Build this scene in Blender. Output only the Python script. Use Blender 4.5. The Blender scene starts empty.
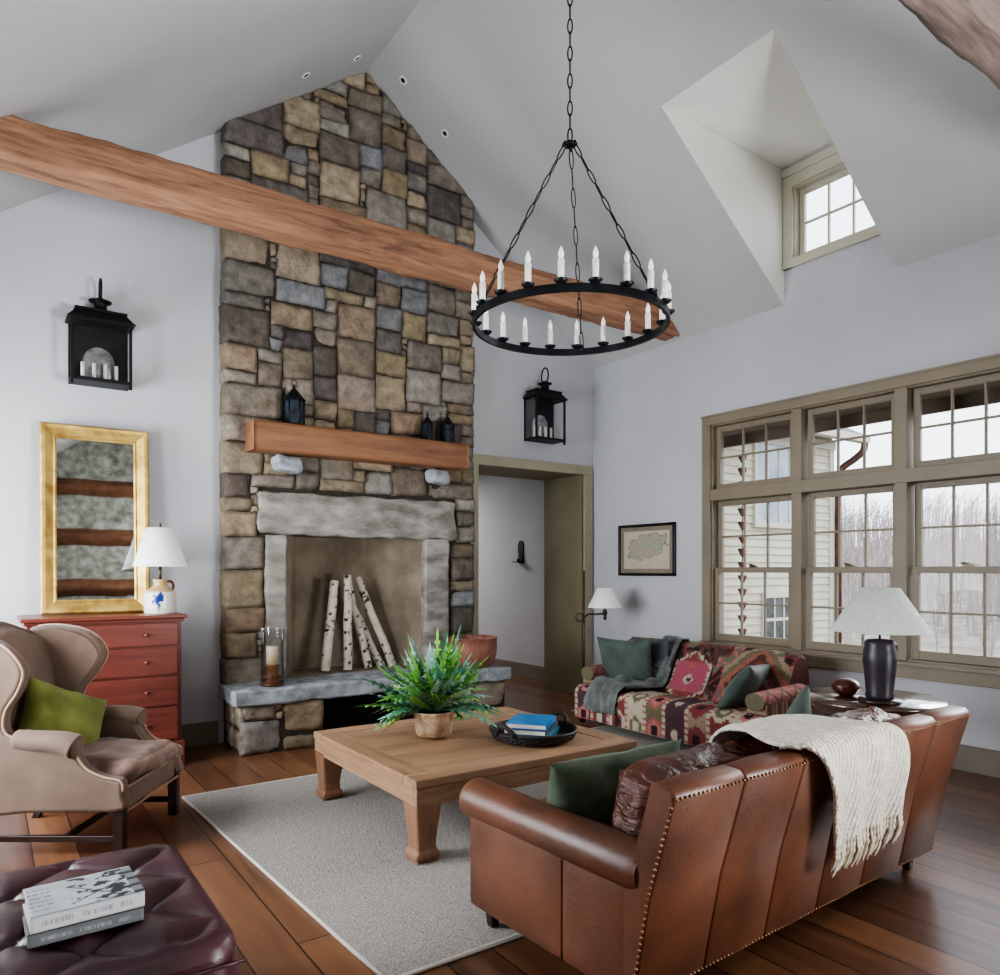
import bpy, math, random
from math import sin, cos, pi, radians, sqrt, exp, atan2, hypot, floor as flr
from mathutils import Vector, Matrix, noise
random.seed(11)
SC = bpy.context.scene
COL = SC.collection
V = Vector

# ------------------------------------------------------------------ helpers
def lin(c):
    return tuple((v/255/12.92) if v/255 <= .04045 else ((v/255+.055)/1.055)**2.4 for v in c)
def nz(x, y=0., z=0.): return noise.noise(V((x, y, z)))
def lerp(a, b, t): return a+(b-a)*t
def mixc(a, b, t): return tuple(lerp(a[i], b[i], t) for i in range(3))
def sstep(a, b, x):
    t = max(0., min(1., (x-a)/(b-a))); return t*t*(3-2*t)

def catmull(pts, n=6, closed=False):
    out = []; P = [V(p) for p in pts]; N = len(P)
    for i in range(N if closed else N-1):
        if closed: a, b, c, d = P[(i-1) % N], P[i], P[(i+1) % N], P[(i+2) % N]
        else: a, b, c, d = P[max(i-1, 0)], P[i], P[i+1], P[min(i+2, N-1)]
        for k in range(n):
            t = k/n
            out.append(.5*((2*b)+(c-a)*t+(2*a-5*b+4*c-d)*t*t+(3*b-a-3*c+d)*t**3))
    if not closed: out.append(P[-1])
    return out

class MB:
    def __init__(s): s.v = []; s.f = []; s.sm = []; s.c = None
    def add(s, vs, fs, smooth=False, cols=None):
        o = len(s.v)
        if cols is not None and s.c is None: s.c = [(1, 1, 1)]*o
        s.v += [tuple(p) for p in vs]
        if s.c is not None: s.c += list(cols) if cols is not None else [(1, 1, 1)]*len(vs)
        s.f += [tuple(i+o for i in f) for f in fs]; s.sm += [smooth]*len(fs)
        return s
    def box(s, c, d, R=None):
        c = V(c); x, y, z = d[0]/2, d[1]/2, d[2]/2
        p = [V((i*x, j*y, k*z)) for i in (-1, 1) for j in (-1, 1) for k in (-1, 1)]
        if R is not None: p = [R @ q for q in p]
        return s.add([q+c for q in p], [(0, 1, 3, 2), (4, 6, 7, 5), (0, 4, 5, 1), (2, 3, 7, 6), (0, 2, 6, 4), (1, 5, 7, 3)])
    def bb(s, x0, x1, y0, y1, z0, z1): return s.box(((x0+x1)/2, (y0+y1)/2, (z0+z1)/2), (x1-x0, y1-y0, z1-z0))
    def bar(s, a, b, w, h, up=(0, 0, 1)):
        a, b = V(a), V(b); d = (b-a).normalized(); u = V(up)
        if abs(d.dot(u)) > .98: u = V((1, 0, 0))
        r = d.cross(u).normalized(); u = r.cross(d)
        R = Matrix((r, d, u)).transposed()
        return s.box((a+b)/2, (w, (b-a).length, h), R)
    def hexa(s, b, t):
        return s.add(list(b)+list(t), [(3, 2, 1, 0), (4, 5, 6, 7), (0, 1, 5, 4), (1, 2, 6, 5), (2, 3, 7, 6), (3, 0, 4, 7)])
    def poly(s, pts): return s.add(pts, [tuple(range(len(pts)))])
    def prism(s, pts, vec):
        n = len(pts); vec = V(vec)
        return s.add([V(p) for p in pts]+[V(p)+vec for p in pts],
                     [tuple(range(n))[::-1], tuple(range(n, 2*n))]+[(i, (i+1) % n, n+(i+1) % n, n+i) for i in range(n)])
    def tube(s, pts, r, n=8, closed=False, cap=True, sx=1., cols=None):
        P = [V(p) for p in pts]; N = len(P); vs = []; fs = []; cc = []
        R = r if isinstance(r, (list, tuple)) else [r]*N
        ref = None
        for i in range(N):
            if closed: t = P[(i+1) % N]-P[(i-1) % N]
            else: t = P[min(i+1, N-1)]-P[max(i-1, 0)]
            t = t.normalized() if t.length > 1e-9 else V((0, 0, 1))
            if ref is None:
                ref = V((0, 0, 1)) if abs(t.z) < .9 else V((1, 0, 0))
            u = (ref-t*ref.dot(t))
            if u.length < 1e-6: u = t.orthogonal()
            u.normalize(); w = t.cross(u); ref = u
            for k in range(n):
                a = 2*pi*k/n
                vs.append(P[i]+(u*cos(a)+w*sin(a)*sx)*R[i])
                if cols: cc.append(cols[i])
        for i in range(N if closed else N-1):
            j = (i+1) % N
            for k in range(n):
                l = (k+1) % n
                fs.append((i*n+k, i*n+l, j*n+l, j*n+k))
        s.add(vs, fs, True, cc if cols else None)
        if cap and not closed:
            o = len(s.v)-len(vs)
            s.f.append(tuple(o+k for k in range(n))[::-1]); s.sm.append(False)
            s.f.append(tuple(o+(N-1)*n+k for k in range(n))); s.sm.append(False)
        return s
    def lathe(s, c, prof, n=28, col=None, axis=None):
        c = V(c); vs = []; fs = []; cc = []; N = len(prof)
        for r, z in prof:
            for k in range(n):
                a = 2*pi*k/n
                p = V((r*cos(a), r*sin(a), z))
                if axis is not None: p = axis @ p
                vs.append(c+p)
                if col: cc.append(col(a, z, r))
        for i in range(N-1):
            for k in range(n):
                l = (k+1) % n
                fs.append((i*n+k, i*n+l, (i+1)*n+l, (i+1)*n+k))
        return s.add(vs, fs, True, cc if col else None)
    def grid(s, fn, nu, nv, smooth=True, col=None, cu=False, flip=False):
        vs = []; fs = []; cc = []
        for i in range(nu+(0 if cu else 1)):
            for j in range(nv+1):
                vs.append(fn(i/nu, j/nv))
                if col: cc.append(col(i/nu, j/nv))
        m = nv+1
        for i in range(nu):
            i2 = (i+1) % nu if cu else i+1
            for j in range(nv):
                q = (i*m+j, i2*m+j, i2*m+j+1, i*m+j+1)
                fs.append(q[::-1] if flip else q)
        return s.add(vs, fs, smooth, cc if col else None)
    def ball(s, c, r, nu=14, nv=8):
        c = V(c); r = r if isinstance(r, (tuple, list)) else (r, r, r)
        return s.grid(lambda u, v: c+V((r[0]*cos(2*pi*u)*sin(pi*v), r[1]*sin(2*pi*u)*sin(pi*v), -r[2]*cos(pi*v))), nu, nv, cu=True)
    def soft(s, c, d, r, n=8, puff=0., nzs=0., nsc=6., R=None, seed=0., col=None):
        """rounded, optionally puffed box"""
        c = V(c); h = V(d)/2; r = min(r, h.x*.999, h.y*.999, h.z*.999)
        for ax in range(3):
            for sg in (-1, 1):
                b, e = (ax+1) % 3, (ax+2) % 3
                cols = [] if col else None
                def fn(u, v):
                    def w(t):   # denser near the borders
                        t = 2*t-1; return (abs(t)**.7)*(1 if t > 0 else -1)
                    p = [0, 0, 0]; p[ax] = sg*h[ax]; p[b] = w(u)*h[b]; p[e] = w(v)*h[e]
                    q = V([max(-(h[i]-r), min(h[i]-r, p[i])) for i in range(3)])
                    dv = V(p)-q
                    o = q+(dv.normalized()*r if dv.length > 1e-9 else dv)
                    if puff:
                        o[ax] += sg*puff*(1-(p[b]/h[b])**2)*(1-(p[e]/h[e])**2)
                    if nzs:
                        k = nz(o.x*nsc+seed, o.y*nsc, o.z*nsc+seed)*nzs
                        o += dv.normalized()*k if dv.length > 1e-9 else V()
                    if cols is not None: cols.append(col(o+c if R is None else (R @ o)+c))
                    return (R @ o if R is not None else o)+c
                vs = []; fs = []
                for i in range(n+1):
                    for j in range(n+1): vs.append(fn(i/n, j/n))
                for i in range(n):
                    for j in range(n):
                        q = (i*(n+1)+j, (i+1)*(n+1)+j, (i+1)*(n+1)+j+1, i*(n+1)+j+1)
                        fs.append(q if sg > 0 else q[::-1])
                s.add(vs, fs, True, cols)
        return s
    def pillow(s, c, w, h, t, R=None, n=18, seed=0., wr=.012, pinch=.09):
        c = V(c)
        for sg in (-1, 1):
            def fn(u, v):
                a, b = 2*u-1, 2*v-1
                a = sin(a*pi/2)*.5+a*.5; b = sin(b*pi/2)*.5+b*.5
                e = max(0., (1-a*a)*(1-b*b))
                y = sg*t/2*e**.42
                x = w/2*a*(1-pinch*(1-b*b)); z = h/2*b*(1-pinch*(1-a*a))
                k = min(1, e*4)*wr
                y += k*nz(x*9+seed, z*9, sg*2.)+k*.6*nz(x*22+seed, z*7, sg*5.)
                p = V((x, y, z))
                return (R @ p if R is not None else p)+c
            s.grid(fn, n, n, flip=(sg > 0))
        return s
    def build(s, name, mat, parent=None, world=False, bevel=0, seg=2, weld=False, kind=None, label=None, sub=0):
        vs = s.v
        if world and parent is not None:
            M = ORG[parent.name].inverted(); vs = [M @ V(p) for p in vs]
        me = bpy.data.meshes.new(name)
        me.from_pydata([tuple(p) for p in vs], [], s.f)
        me.polygons.foreach_set('use_smooth', s.sm)
        if s.c is not None:
            a = me.color_attributes.new('Col', 'FLOAT_COLOR', 'POINT')
            fl = []
            for c in s.c: fl += [c[0], c[1], c[2], 1.]
            a.data.foreach_set('color', fl)
        me.materials.append(mat); me.update()
        o = bpy.data.objects.new(name, me); COL.objects.link(o)
        if parent is not None:
            o.parent = parent
        ORG[o.name] = ORG[parent.name] if (parent is not None and world) else Matrix()
        if parent is not None and not world and parent.name in ORG: ORG[o.name] = ORG[parent.name]
        if weld:
            m = o.modifiers.new('weld', 'WELD'); m.merge_threshold = .0008
        if bevel:
            m = o.modifiers.new('bevel', 'BEVEL'); m.width = bevel; m.segments = seg; m.limit_method = 'ANGLE'; m.angle_limit = radians(40)
        if sub:
            m = o.modifiers.new('sub', 'SUBSURF'); m.levels = sub; m.render_levels = sub
        if kind: o['kind'] = kind
        if label: o['label'] = label
        return o

ORG = {}
def thing(name, label, cat, loc=(0, 0, 0), rz=0, group=None, kind=None):
    o = bpy.data.objects.new(name, None); COL.objects.link(o)
    o.location = loc; o.rotation_euler = (0, 0, rz); o.empty_display_size = .1
    ORG[o.name] = Matrix.Translation(loc) @ Matrix.Rotation(rz, 4, 'Z')
    return tag(o, label, cat, group, kind)
def tag(o, label, cat, group=None, kind=None):
    if label: o['label'] = label
    if cat: o['category'] = cat
    if group: o['group'] = group
    if kind: o['kind'] = kind
    return o
def struct(name, mb, mat, parent=None, **k):
    return mb.build(name, mat, parent, kind='structure', **k)
def dup(o, parent=None):
    c = o.copy(); COL.objects.link(c)
    if parent is not None: c.parent = parent
    for ch in list(o.children): dup(ch, c)
    return c
RZ = lambda a: Matrix.Rotation(a, 3, 'Z')
RX_ = lambda a: Matrix.Rotation(a, 3, 'X')
RY_ = lambda a: Matrix.Rotation(a, 3, 'Y')

# ------------------------------------------------------------------ materials
def newmat(name):
    m = bpy.data.materials.new(name); m.use_nodes = True
    nt = m.node_tree; b = nt.nodes['Principled BSDF']
    return m, nt, b
def node(nt, t, **k):
    n = nt.nodes.new(t)
    for a, v in k.items():
        if a.startswith('i_'): n.inputs[a[2:].replace('_', ' ')].default_value = v
        else: setattr(n, a, v)
    return n
def coords(nt, scale=(1, 1, 1), rot=(0, 0, 0)):
    tc = node(nt, 'ShaderNodeTexCoord'); mp = node(nt, 'ShaderNodeMapping')
    mp.inputs['Scale'].default_value = scale; mp.inputs['Rotation'].default_value = rot
    nt.links.new(tc.outputs['Object'], mp.inputs['Vector'])
    return mp.outputs['Vector']
def noisen(nt, vec, scale, detail=4, rough=.55, dist=0.):
    n = node(nt, 'ShaderNodeTexNoise'); n.inputs['Scale'].default_value = scale
    n.inputs['Detail'].default_value = detail; n.inputs['Roughness'].default_value = rough; n.inputs['Distortion'].default_value = dist
    nt.links.new(vec, n.inputs['Vector']); return n
def ramp(nt, fac, stops):
    r = node(nt, 'ShaderNodeValToRGB'); e = r.color_ramp.elements
    while len(e) < len(stops): e.new(.5)
    for i, (p, c) in enumerate(stops):
        e[i].position = p; e[i].color = (*c, 1)
    nt.links.new(fac, r.inputs['Fac']); return r.outputs['Color']
def bump(nt, b, h, strength, dist=.01):
    n = node(nt, 'ShaderNodeBump'); n.inputs['Strength'].default_value = strength; n.inputs['Distance'].default_value = dist
    nt.links.new(h, n.inputs['Height']); nt.links.new(n.outputs['Normal'], b.inputs['Normal'])
def pm(name, c1, c2=None, sc=6., st=(1, 1, 1), rough=.5, r2=None, metal=0., bs=0., bsc=None, bst=None, bd=.01, detail=4, lo=.35, hi=.65, sheen=0., coat=0., dist=0., spec=None, emit=0., c3=None):
    m, nt, b = newmat(name)
    c1 = lin(c1); c2 = lin(c2) if c2 else c1
    vec = coords(nt, st)
    n = noisen(nt, vec, sc, detail, dist=dist)
    stops = [(lo, c1), (hi, c2)]
    if c3: stops.append((min(1, hi+.15), lin(c3)))
    colr = ramp(nt, n.outputs['Fac'], stops)
    nt.links.new(colr, b.inputs['Base Color'])
    b.inputs['Roughness'].default_value = rough; b.inputs['Metallic'].default_value = metal
    if spec is not None: b.inputs['Specular IOR Level'].default_value = spec
    if sheen:
        b.inputs['Sheen Weight'].default_value = sheen; b.inputs['Sheen Roughness'].default_value = .5
    if coat:
        b.inputs['Coat Weight'].default_value = coat; b.inputs['Coat Roughness'].default_value = .2
    if r2 is not None:
        mr = node(nt, 'ShaderNodeMapRange'); mr.inputs['To Min'].default_value = rough; mr.inputs['To Max'].default_value = r2
        nt.links.new(n.outputs['Fac'], mr.inputs['Value']); nt.links.new(mr.outputs['Result'], b.inputs['Roughness'])
    if bs:
        v2 = coords(nt, bst or st)
        k = noisen(nt, v2, bsc or sc*3, 5)
        bump(nt, b, k.outputs['Fac'], bs, bd)
    if emit:
        nt.links.new(colr, b.inputs['Emission Color']); b.inputs['Emission Strength'].default_value = emit
    return m
def woodm(name, dark, light, axis=0, sc=9., rough=.5, bs=.25, knots=.6, coat=0.):
    st = [1, 1, 1]; st[axis] = .08
    m, nt, b = newmat(name)
    vec = coords(nt, st)
    n1 = noisen(nt, vec, sc, 6, .62, knots); n2 = noisen(nt, vec, sc*6, 5, .6, .2)
    ad = node(nt, 'ShaderNodeMath', operation='MULTIPLY_ADD'); ad.inputs[1].default_value = .35
    nt.links.new(n2.outputs['Fac'], ad.inputs[0])
    s2 = node(nt, 'ShaderNodeMath', operation='MULTIPLY'); s2.inputs[1].default_value = .65
    nt.links.new(n1.outputs['Fac'], s2.inputs[0]); nt.links.new(s2.outputs[0], ad.inputs[2])
    d, l = lin(dark), lin(light)
    colr = ramp(nt, ad.outputs[0], [(.33, d), (.5, mixc(d, l, .55)), (.66, l)])
    nt.links.new(colr, b.inputs['Base Color']); b.inputs['Roughness'].default_value = rough
    if coat: b.inputs['Coat Weight'].default_value = coat; b.inputs['Coat Roughness'].default_value = .15
    if bs: bump(nt, b, ad.outputs[0], bs, .01)
    return m
def vcm(name, rough=.8, bs=.3, bsc=40., bd=.01, var=.25, vsc=18., st=(1, 1, 1), sheen=0., spec=.3):
    m, nt, b = newmat(name)
    at = node(nt, 'ShaderNodeAttribute', attribute_name='Col')
    vec = coords(nt, st)
    n = noisen(nt, vec, vsc, 6, .65)
    mr = node(nt, 'ShaderNodeMapRange'); mr.inputs['From Min'].default_value = .3; mr.inputs['From Max'].default_value = .7
    mr.inputs['To Min'].default_value = 1-var; mr.inputs['To Max'].default_value = 1+var
    nt.links.new(n.outputs['Fac'], mr.inputs['Value'])
    mx = node(nt, 'ShaderNodeVectorMath', operation='SCALE')
    nt.links.new(at.outputs['Color'], mx.inputs[0]); nt.links.new(mr.outputs['Result'], mx.inputs['Scale'])
    nt.links.new(mx.outputs['Vector'], b.inputs['Base Color'])
    b.inputs['Roughness'].default_value = rough; b.inputs['Specular IOR Level'].default_value = spec
    if sheen: b.inputs['Sheen Weight'].default_value = sheen
    k = noisen(nt, vec, bsc, 6, .6); bump(nt, b, k.outputs['Fac'], bs, bd)
    return m
def glassm(name, tint=(1, 1, 1), refl=.07, rough=.0, k=.22):
    m = bpy.data.materials.new(name); m.use_nodes = True; nt = m.node_tree
    for n in list(nt.nodes): nt.nodes.remove(n)
    out = node(nt, 'ShaderNodeOutputMaterial'); mix = node(nt, 'ShaderNodeMixShader')
    t = node(nt, 'ShaderNodeBsdfTransparent'); g = node(nt, 'ShaderNodeBsdfGlossy')
    t.inputs['Color'].default_value = (*tint, 1); g.inputs['Roughness'].default_value = rough
    lw = node(nt, 'ShaderNodeLayerWeight'); lw.inputs['Blend'].default_value = .25
    mu = node(nt, 'ShaderNodeMath', operation='MULTIPLY_ADD'); mu.inputs[1].default_value = k; mu.inputs[2].default_value = refl*.1
    nt.links.new(lw.outputs['Fresnel'], mu.inputs[0])
    nt.links.new(mu.outputs[0], mix.inputs['Fac']); nt.links.new(t.outputs[0], mix.inputs[1]); nt.links.new(g.outputs[0], mix.inputs[2])
    nt.links.new(mix.outputs[0], out.inputs['Surface'])
    return m

def floorm():
    m, nt, b = newmat('oak_planks')
    vec = coords(nt, (1, 1, 1), (0, 0, radians(90)))
    br = node(nt, 'ShaderNodeTexBrick'); br.offset = .37; br.offset_frequency = 2
    br.inputs['Scale'].default_value = 1; br.inputs['Brick Width'].default_value = 2.6; br.inputs['Row Height'].default_value = .185
    br.inputs['Mortar Size'].default_value = .0035; br.inputs['Mortar Smooth'].default_value = .2
    br.inputs['Color1'].default_value = (.25, .25, .25, 1); br.inputs['Color2'].default_value = (.95, .95, .95, 1); br.inputs['Mortar'].default_value = (0, 0, 0, 1)
    nt.links.new(vec, br.inputs['Vector'])
    gv = coords(nt, (1, .07, 1)); g = noisen(nt, gv, 14, 6, .6, .5); g2 = noisen(nt, coords(nt), .9, 2)
    a = node(nt, 'ShaderNodeMath', operation='MULTIPLY_ADD'); a.inputs[1].default_value = .3
    nt.links.new(br.outputs['Color'], a.inputs[0])
    a2 = node(nt, 'ShaderNodeMath', operation='MULTIPLY_ADD'); a2.inputs[1].default_value = .5
    nt.links.new(g.outputs['Fac'], a2.inputs[0]); nt.links.new(a2.outputs[0], a.inputs[2])
    a3 = node(nt, 'ShaderNodeMath', operation='MULTIPLY'); a3.inputs[1].default_value = .25
    nt.links.new(g2.outputs['Fac'], a3.inputs[0]); nt.links.new(a3.outputs[0], a2.inputs[2])
    colr = ramp(nt, a.outputs[0], [(.28, lin((52, 33, 24))), (.5, lin((94, 62, 43))), (.72, lin((132, 92, 64)))])
    mx = node(nt, 'ShaderNodeMix', data_type='RGBA'); mx.inputs['B'].default_value = (.006, .003, .002, 1)
    nt.links.new(br.outputs['Fac'], mx.inputs['Factor']); nt.links.new(colr, mx.inputs['A'])
    nt.links.new(mx.outputs['Result'], b.inputs['Base Color'])
    b.inputs['Roughness'].default_value = .3; b.inputs['Specular IOR Level'].default_value = .55
    sub = node(nt, 'ShaderNodeMath', operation='MULTIPLY_ADD'); sub.inputs[1].default_value = -1.
    nt.links.new(br.outputs['Fac'], sub.inputs[0])
    s3 = node(nt, 'ShaderNodeMath', operation='MULTIPLY'); s3.inputs[1].default_value = .25
    nt.links.new(g.outputs['Fac'], s3.inputs[0]); nt.links.new(s3.outputs[0], sub.inputs[2])
    bump(nt, b, sub.outputs[0], .35, .006)
    return m

M = {}
M['floor'] = floorm()
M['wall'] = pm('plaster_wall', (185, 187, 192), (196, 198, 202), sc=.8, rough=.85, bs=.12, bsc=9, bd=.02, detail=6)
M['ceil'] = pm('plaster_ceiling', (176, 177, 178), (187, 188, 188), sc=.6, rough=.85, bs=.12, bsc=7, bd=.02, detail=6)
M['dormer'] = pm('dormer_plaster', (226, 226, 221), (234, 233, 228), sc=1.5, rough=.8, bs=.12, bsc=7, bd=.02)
M['trim'] = pm('taupe_trim_paint', (128, 118, 100), (138, 127, 108), sc=3, rough=.5)
M['trimd'] = pm('door_trim_paint', (158, 152, 130), (168, 162, 140), sc=3, rough=.5)
M['dtrim'] = pm('dormer_trim_paint', (186, 182, 164), (194, 190, 174), sc=3, rough=.5)
M['olive'] = pm('olive_panel_paint', (120, 112, 86), (132, 124, 97), sc=2, rough=.6)
M['base'] = pm('baseboard_paint', (118, 110, 98), (128, 120, 108), sc=3, rough=.5)
M['mortar'] = pm('dark_mortar', (52, 46, 40), (70, 62, 54), sc=30, rough=.95, bs=.4, bsc=60)
M['stone'] = vcm('field_stone', .9, .8, 18., .02, .34, 16.)
M['slab'] = pm('bluestone_slab', (124, 132, 138), (184, 190, 194), sc=9, rough=.75, bs=.7, bsc=18, bd=.02, detail=7)
M['lintel'] = pm('granite_lintel', (118, 112, 106), (172, 168, 160), sc=7, st=(.6, 1, 1.4), rough=.85, bs=.8, bsc=20, bd=.02, detail=8)
M['firebox'] = pm('firebox_plaster', (120, 108, 92), (158, 145, 126), sc=3, rough=.9, bs=.35, bsc=25)
M['beam'] = woodm('hewn_beam', (84, 56, 42), (182, 136, 104), 0, 8, .75, 1., 1.6)
M['beam2'] = woodm('grey_hewn_beam', (62, 50, 44), (138, 120, 112), 0, 7, .8, .9, 1.2)
M['mantel'] = woodm('mantel_oak', (104, 68, 46), (158, 112, 78), 0, 6, .6, .4, .8)
M['table'] = woodm('elm_table', (118, 88, 66), (182, 146, 114), 0, 8, .5, .25, .9)
M['tableY'] = woodm('elm_table_cross', (116, 86, 64), (178, 142, 110), 1, 8, .5, .25, .9)
M['tablez'] = woodm('elm_leg', (108, 76, 56), (158, 116, 88), 2, 8, .5, .25, .9)
M['cherry'] = woodm('cherry_dresser', (84, 38, 31), (126, 64, 52), 0, 7, .35, .08, .5, .15)
M['mahog'] = pm('dark_mahogany', (30, 18, 14), (50, 30, 24), sc=10, st=(1, 1, .1), rough=.35)
M['gold'] = pm('gilt_frame', (158, 126, 62), (216, 184, 106), sc=9, rough=.38, metal=.55, bs=.3, bsc=22, r2=.5)
M['iron'] = pm('black_iron', (16, 16, 18), (28, 28, 31), sc=20, rough=.5, metal=.5, bs=.1)
M['ironc'] = pm('chandelier_iron', (22, 22, 25), (38, 40, 46), sc=14, rough=.4, metal=.7)
M['bronze'] = pm('aged_bronze', (62, 52, 42), (96, 84, 68), sc=14, rough=.35, metal=.8)
M['candle'] = pm('candle_white', (232, 230, 222), (240, 238, 232), sc=5, rough=.5)
M['bulb'] = pm('bulb_glass', (244, 242, 236), rough=.15, emit=.35)
M['wax'] = pm('ivory_wax', (226, 196, 164), (236, 212, 184), sc=8, rough=.5)
M['glass'] = glassm('window_glass')
M['hglass'] = glassm('hurricane_glass', (.93, .95, .95), .4, k=.8)
M['mirror'] = pm('antique_mirror', (150, 152, 148), (186, 188, 184), sc=14, rough=.02, metal=1., detail=7)
M['convex'] = pm('sconce_reflector', (120, 120, 124), (180, 180, 182), sc=20, rough=.3, metal=1.)
M['rug'] = pm('woven_rug', (132, 127, 122), (178, 173, 167), sc=110, rough=.95, bs=.9, bsc=120, bd=.01, lo=.3, hi=.7)
M['rugedge'] = pm('rug_binding', (196, 190, 180), (206, 200, 190), sc=90, rough=.95, bs=.4)
M['leather'] = pm('saddle_leather', (78, 46, 31), (114, 70, 48), sc=2.6, rough=.36, r2=.5, bs=.18, bsc=60, bd=.006, detail=6, spec=.5)
M['leatherd'] = pm('oxblood_cushion_leather', (62, 32, 24), (100, 54, 38), sc=4, rough=.22, bs=.85, bsc=16, bst=(1, 1, 3), bd=.03, detail=6, spec=.6)
M['tuft'] = pm('burgundy_leather', (48, 25, 31), (74, 38, 46), sc=4, rough=.3, r2=.42, bs=.15, bsc=70, bd=.005, spec=.55)
M['brass'] = pm('brass_nails', (120, 84, 58), (168, 130, 98), sc=30, rough=.4, metal=.8)
M['velvet'] = pm('taupe_velvet', (100, 81, 68), (124, 102, 87), sc=3.5, rough=.8, sheen=.12, bs=.12, bsc=50, detail=5)
M['cushv'] = pm('worn_velvet_seat', (104, 82, 72), (150, 122, 108), sc=6, rough=.75, sheen=.15, bs=.6, bsc=9, bd=.03, detail=5)
M['piping'] = pm('taupe_piping', (166, 138, 118), (178, 150, 130), sc=20, rough=.75)
M['lime'] = pm('lime_velvet', (88, 96, 28), (134, 140, 60), sc=4, rough=.7, sheen=.1, bs=.2, bsc=14)
M['greenp'] = pm('moss_velvet', (54, 66, 48), (88, 102, 78), sc=5, rough=.75, sheen=.08, bs=.2, bsc=12)
M['tealp'] = pm('slate_green_velvet', (58, 72, 66), (84, 98, 90), sc=4, rough=.75, sheen=.12, bs=.15, bsc=12)
M['bluep'] = pm('slate_blue_fabric', (66, 72, 80), (86, 92, 100), sc=6, rough=.85, bs=.15)
M['grayth'] = pm('gray_throw_wool', (86, 92, 90), (122, 128, 124), sc=10, rough=.9, sheen=.1, bs=.4, bsc=90, bd=.006)
def knitm():
    m, nt, b = newmat('cream_cable_knit')
    vec = coords(nt)
    n = noisen(nt, vec, 30, 4)
    colr = ramp(nt, n.outputs['Fac'], [(.3, lin((206, 196, 180))), (.6, lin((232, 226, 214)))])
    nt.links.new(colr, b.inputs['Base Color']); b.inputs['Roughness'].default_value = .95; b.inputs['Sheen Weight'].default_value = .3
    w = node(nt, 'ShaderNodeTexWave', wave_type='BANDS', bands_direction='X'); w.inputs['Scale'].default_value = 13; w.inputs['Distortion'].default_value = 1.6; w.inputs['Detail'].default_value = 2; w.inputs['Detail Scale'].default_value = 6
    nt.links.new(vec, w.inputs['Vector'])
    v = node(nt, 'ShaderNodeTexVoronoi'); v.inputs['Scale'].default_value = 75; nt.links.new(vec, v.inputs['Vector'])
    a = node(nt, 'ShaderNodeMath', operation='MULTIPLY_ADD'); a.inputs[1].default_value = .8; a.inputs[2].default_value = 0; nt.links.new(v.outputs['Distance'], a.inputs[0]); nt.links.new(w.outputs['Fac'], a.inputs[2])
    bump(nt, b, a.outputs[0], .6, .014); return m
M['knit'] = knitm()
M['fringe'] = pm('cream_yarn', (204, 192, 172), (228, 220, 204), sc=40, rough=.95)
M['kilim'] = vcm('kilim_weave', .92, .5, 120., .006, .22, 70., spec=.15)
M['shade'] = pm('linen_shade', (232, 232, 232), (240, 240, 239), sc=60, rough=.9, emit=.12)
M['shade2'] = pm('sage_paper_shade', (196, 202, 198), (210, 215, 210), sc=40, rough=.85, emit=.04)
M['jug'] = vcm('glazed_stoneware', .25, .05, 30., .005, .06, 10., spec=.5)
M['jugd'] = pm('dark_stoneware', (36, 30, 38), (62, 54, 64), sc=6, rough=.4, bs=.15)
M['ttop'] = pm('polished_table_top', (56, 36, 28), (84, 56, 44), sc=8, st=(.1, 1, 1), rough=.1, coat=1., spec=.9)
M['egg'] = pm('lacquered_egg', (64, 26, 20), (98, 46, 36), sc=8, rough=.3)
M['copper'] = pm('hammered_copper', (128, 84, 70), (172, 120, 100), sc=7, st=(2, 2, .3), rough=.5, metal=.3, bs=.4, bsc=20, r2=.6)
M['copx'] = pm('weathered_copper', (62, 40, 34), (104, 68, 56), sc=5, rough=.5, metal=.4)
M['turned'] = woodm('turned_wood', (74, 42, 26), (130, 82, 52), 2, 14, .45, .2)
M['birch'] = vcm('birch_bark', .8, .4, 40., .006, .15, 25.)
M['leaf'] = vcm('fern_leaf', .45, .1, 30., .004, .2, 20., spec=.4)
M['potp'] = pm('bark_pot', (156, 118, 88), (206, 184, 156), sc=16, rough=.85, bs=.6, bsc=24, bd=.01)
M['soil'] = pm('soil', (34, 26, 20), (52, 40, 30), sc=40, rough=1, bs=.6)
M['wicker'] = pm('black_wicker', (20, 16, 15), (46, 38, 36), sc=60, rough=.6, bs=.6, bsc=90)
M['blue1'] = pm('blue_book_cover', (30, 112, 184), (56, 140, 204), sc=9, rough=.35)
M['blue2'] = pm('slate_book_cover', (44, 62, 84), (66, 86, 108), sc=9, rough=.4)
M['teal'] = pm('teal_book_cover', (20, 108, 134), (40, 134, 158), sc=9, rough=.35)
M['page'] = pm('book_pages', (206, 202, 190), (222, 218, 208), sc=4, st=(1, 1, 60), rough=.8)
M['vc'] = vcm('printed_paper', .5, .05, 30, .004, .08, 30)
M['matb'] = pm('picture_mat', (128, 118, 102), (140, 130, 114), sc=20, rough=.9)
M['blackf'] = pm('black_frame', (10, 10, 11), (18, 17, 17), sc=20, rough=.35)
M['clap'] = pm('cream_clapboard', (172, 168, 150), (184, 180, 162), sc=3, rough=.7)
M['clapt'] = pm('clapboard_trim', (176, 172, 158), (186, 182, 170), sc=3, rough=.7)
M['soffit'] = pm('brown_soffit', (74, 64, 54), (92, 80, 68), sc=6, st=(1, .1, 1), rough=.8)
M['roof'] = pm('roof_shingle', (70, 68, 66), (96, 92, 88), sc=12, rough=.9)
M['xpane'] = pm('sky_reflection_pane', (120, 132, 146), (176, 188, 200), sc=1.2, rough=.08)  # bright sky reflection painted into the opaque pane colour
M['xpaned'] = pm('dark_window_glass', (58, 60, 60), (96, 98, 96), sc=6, rough=.1)
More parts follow.
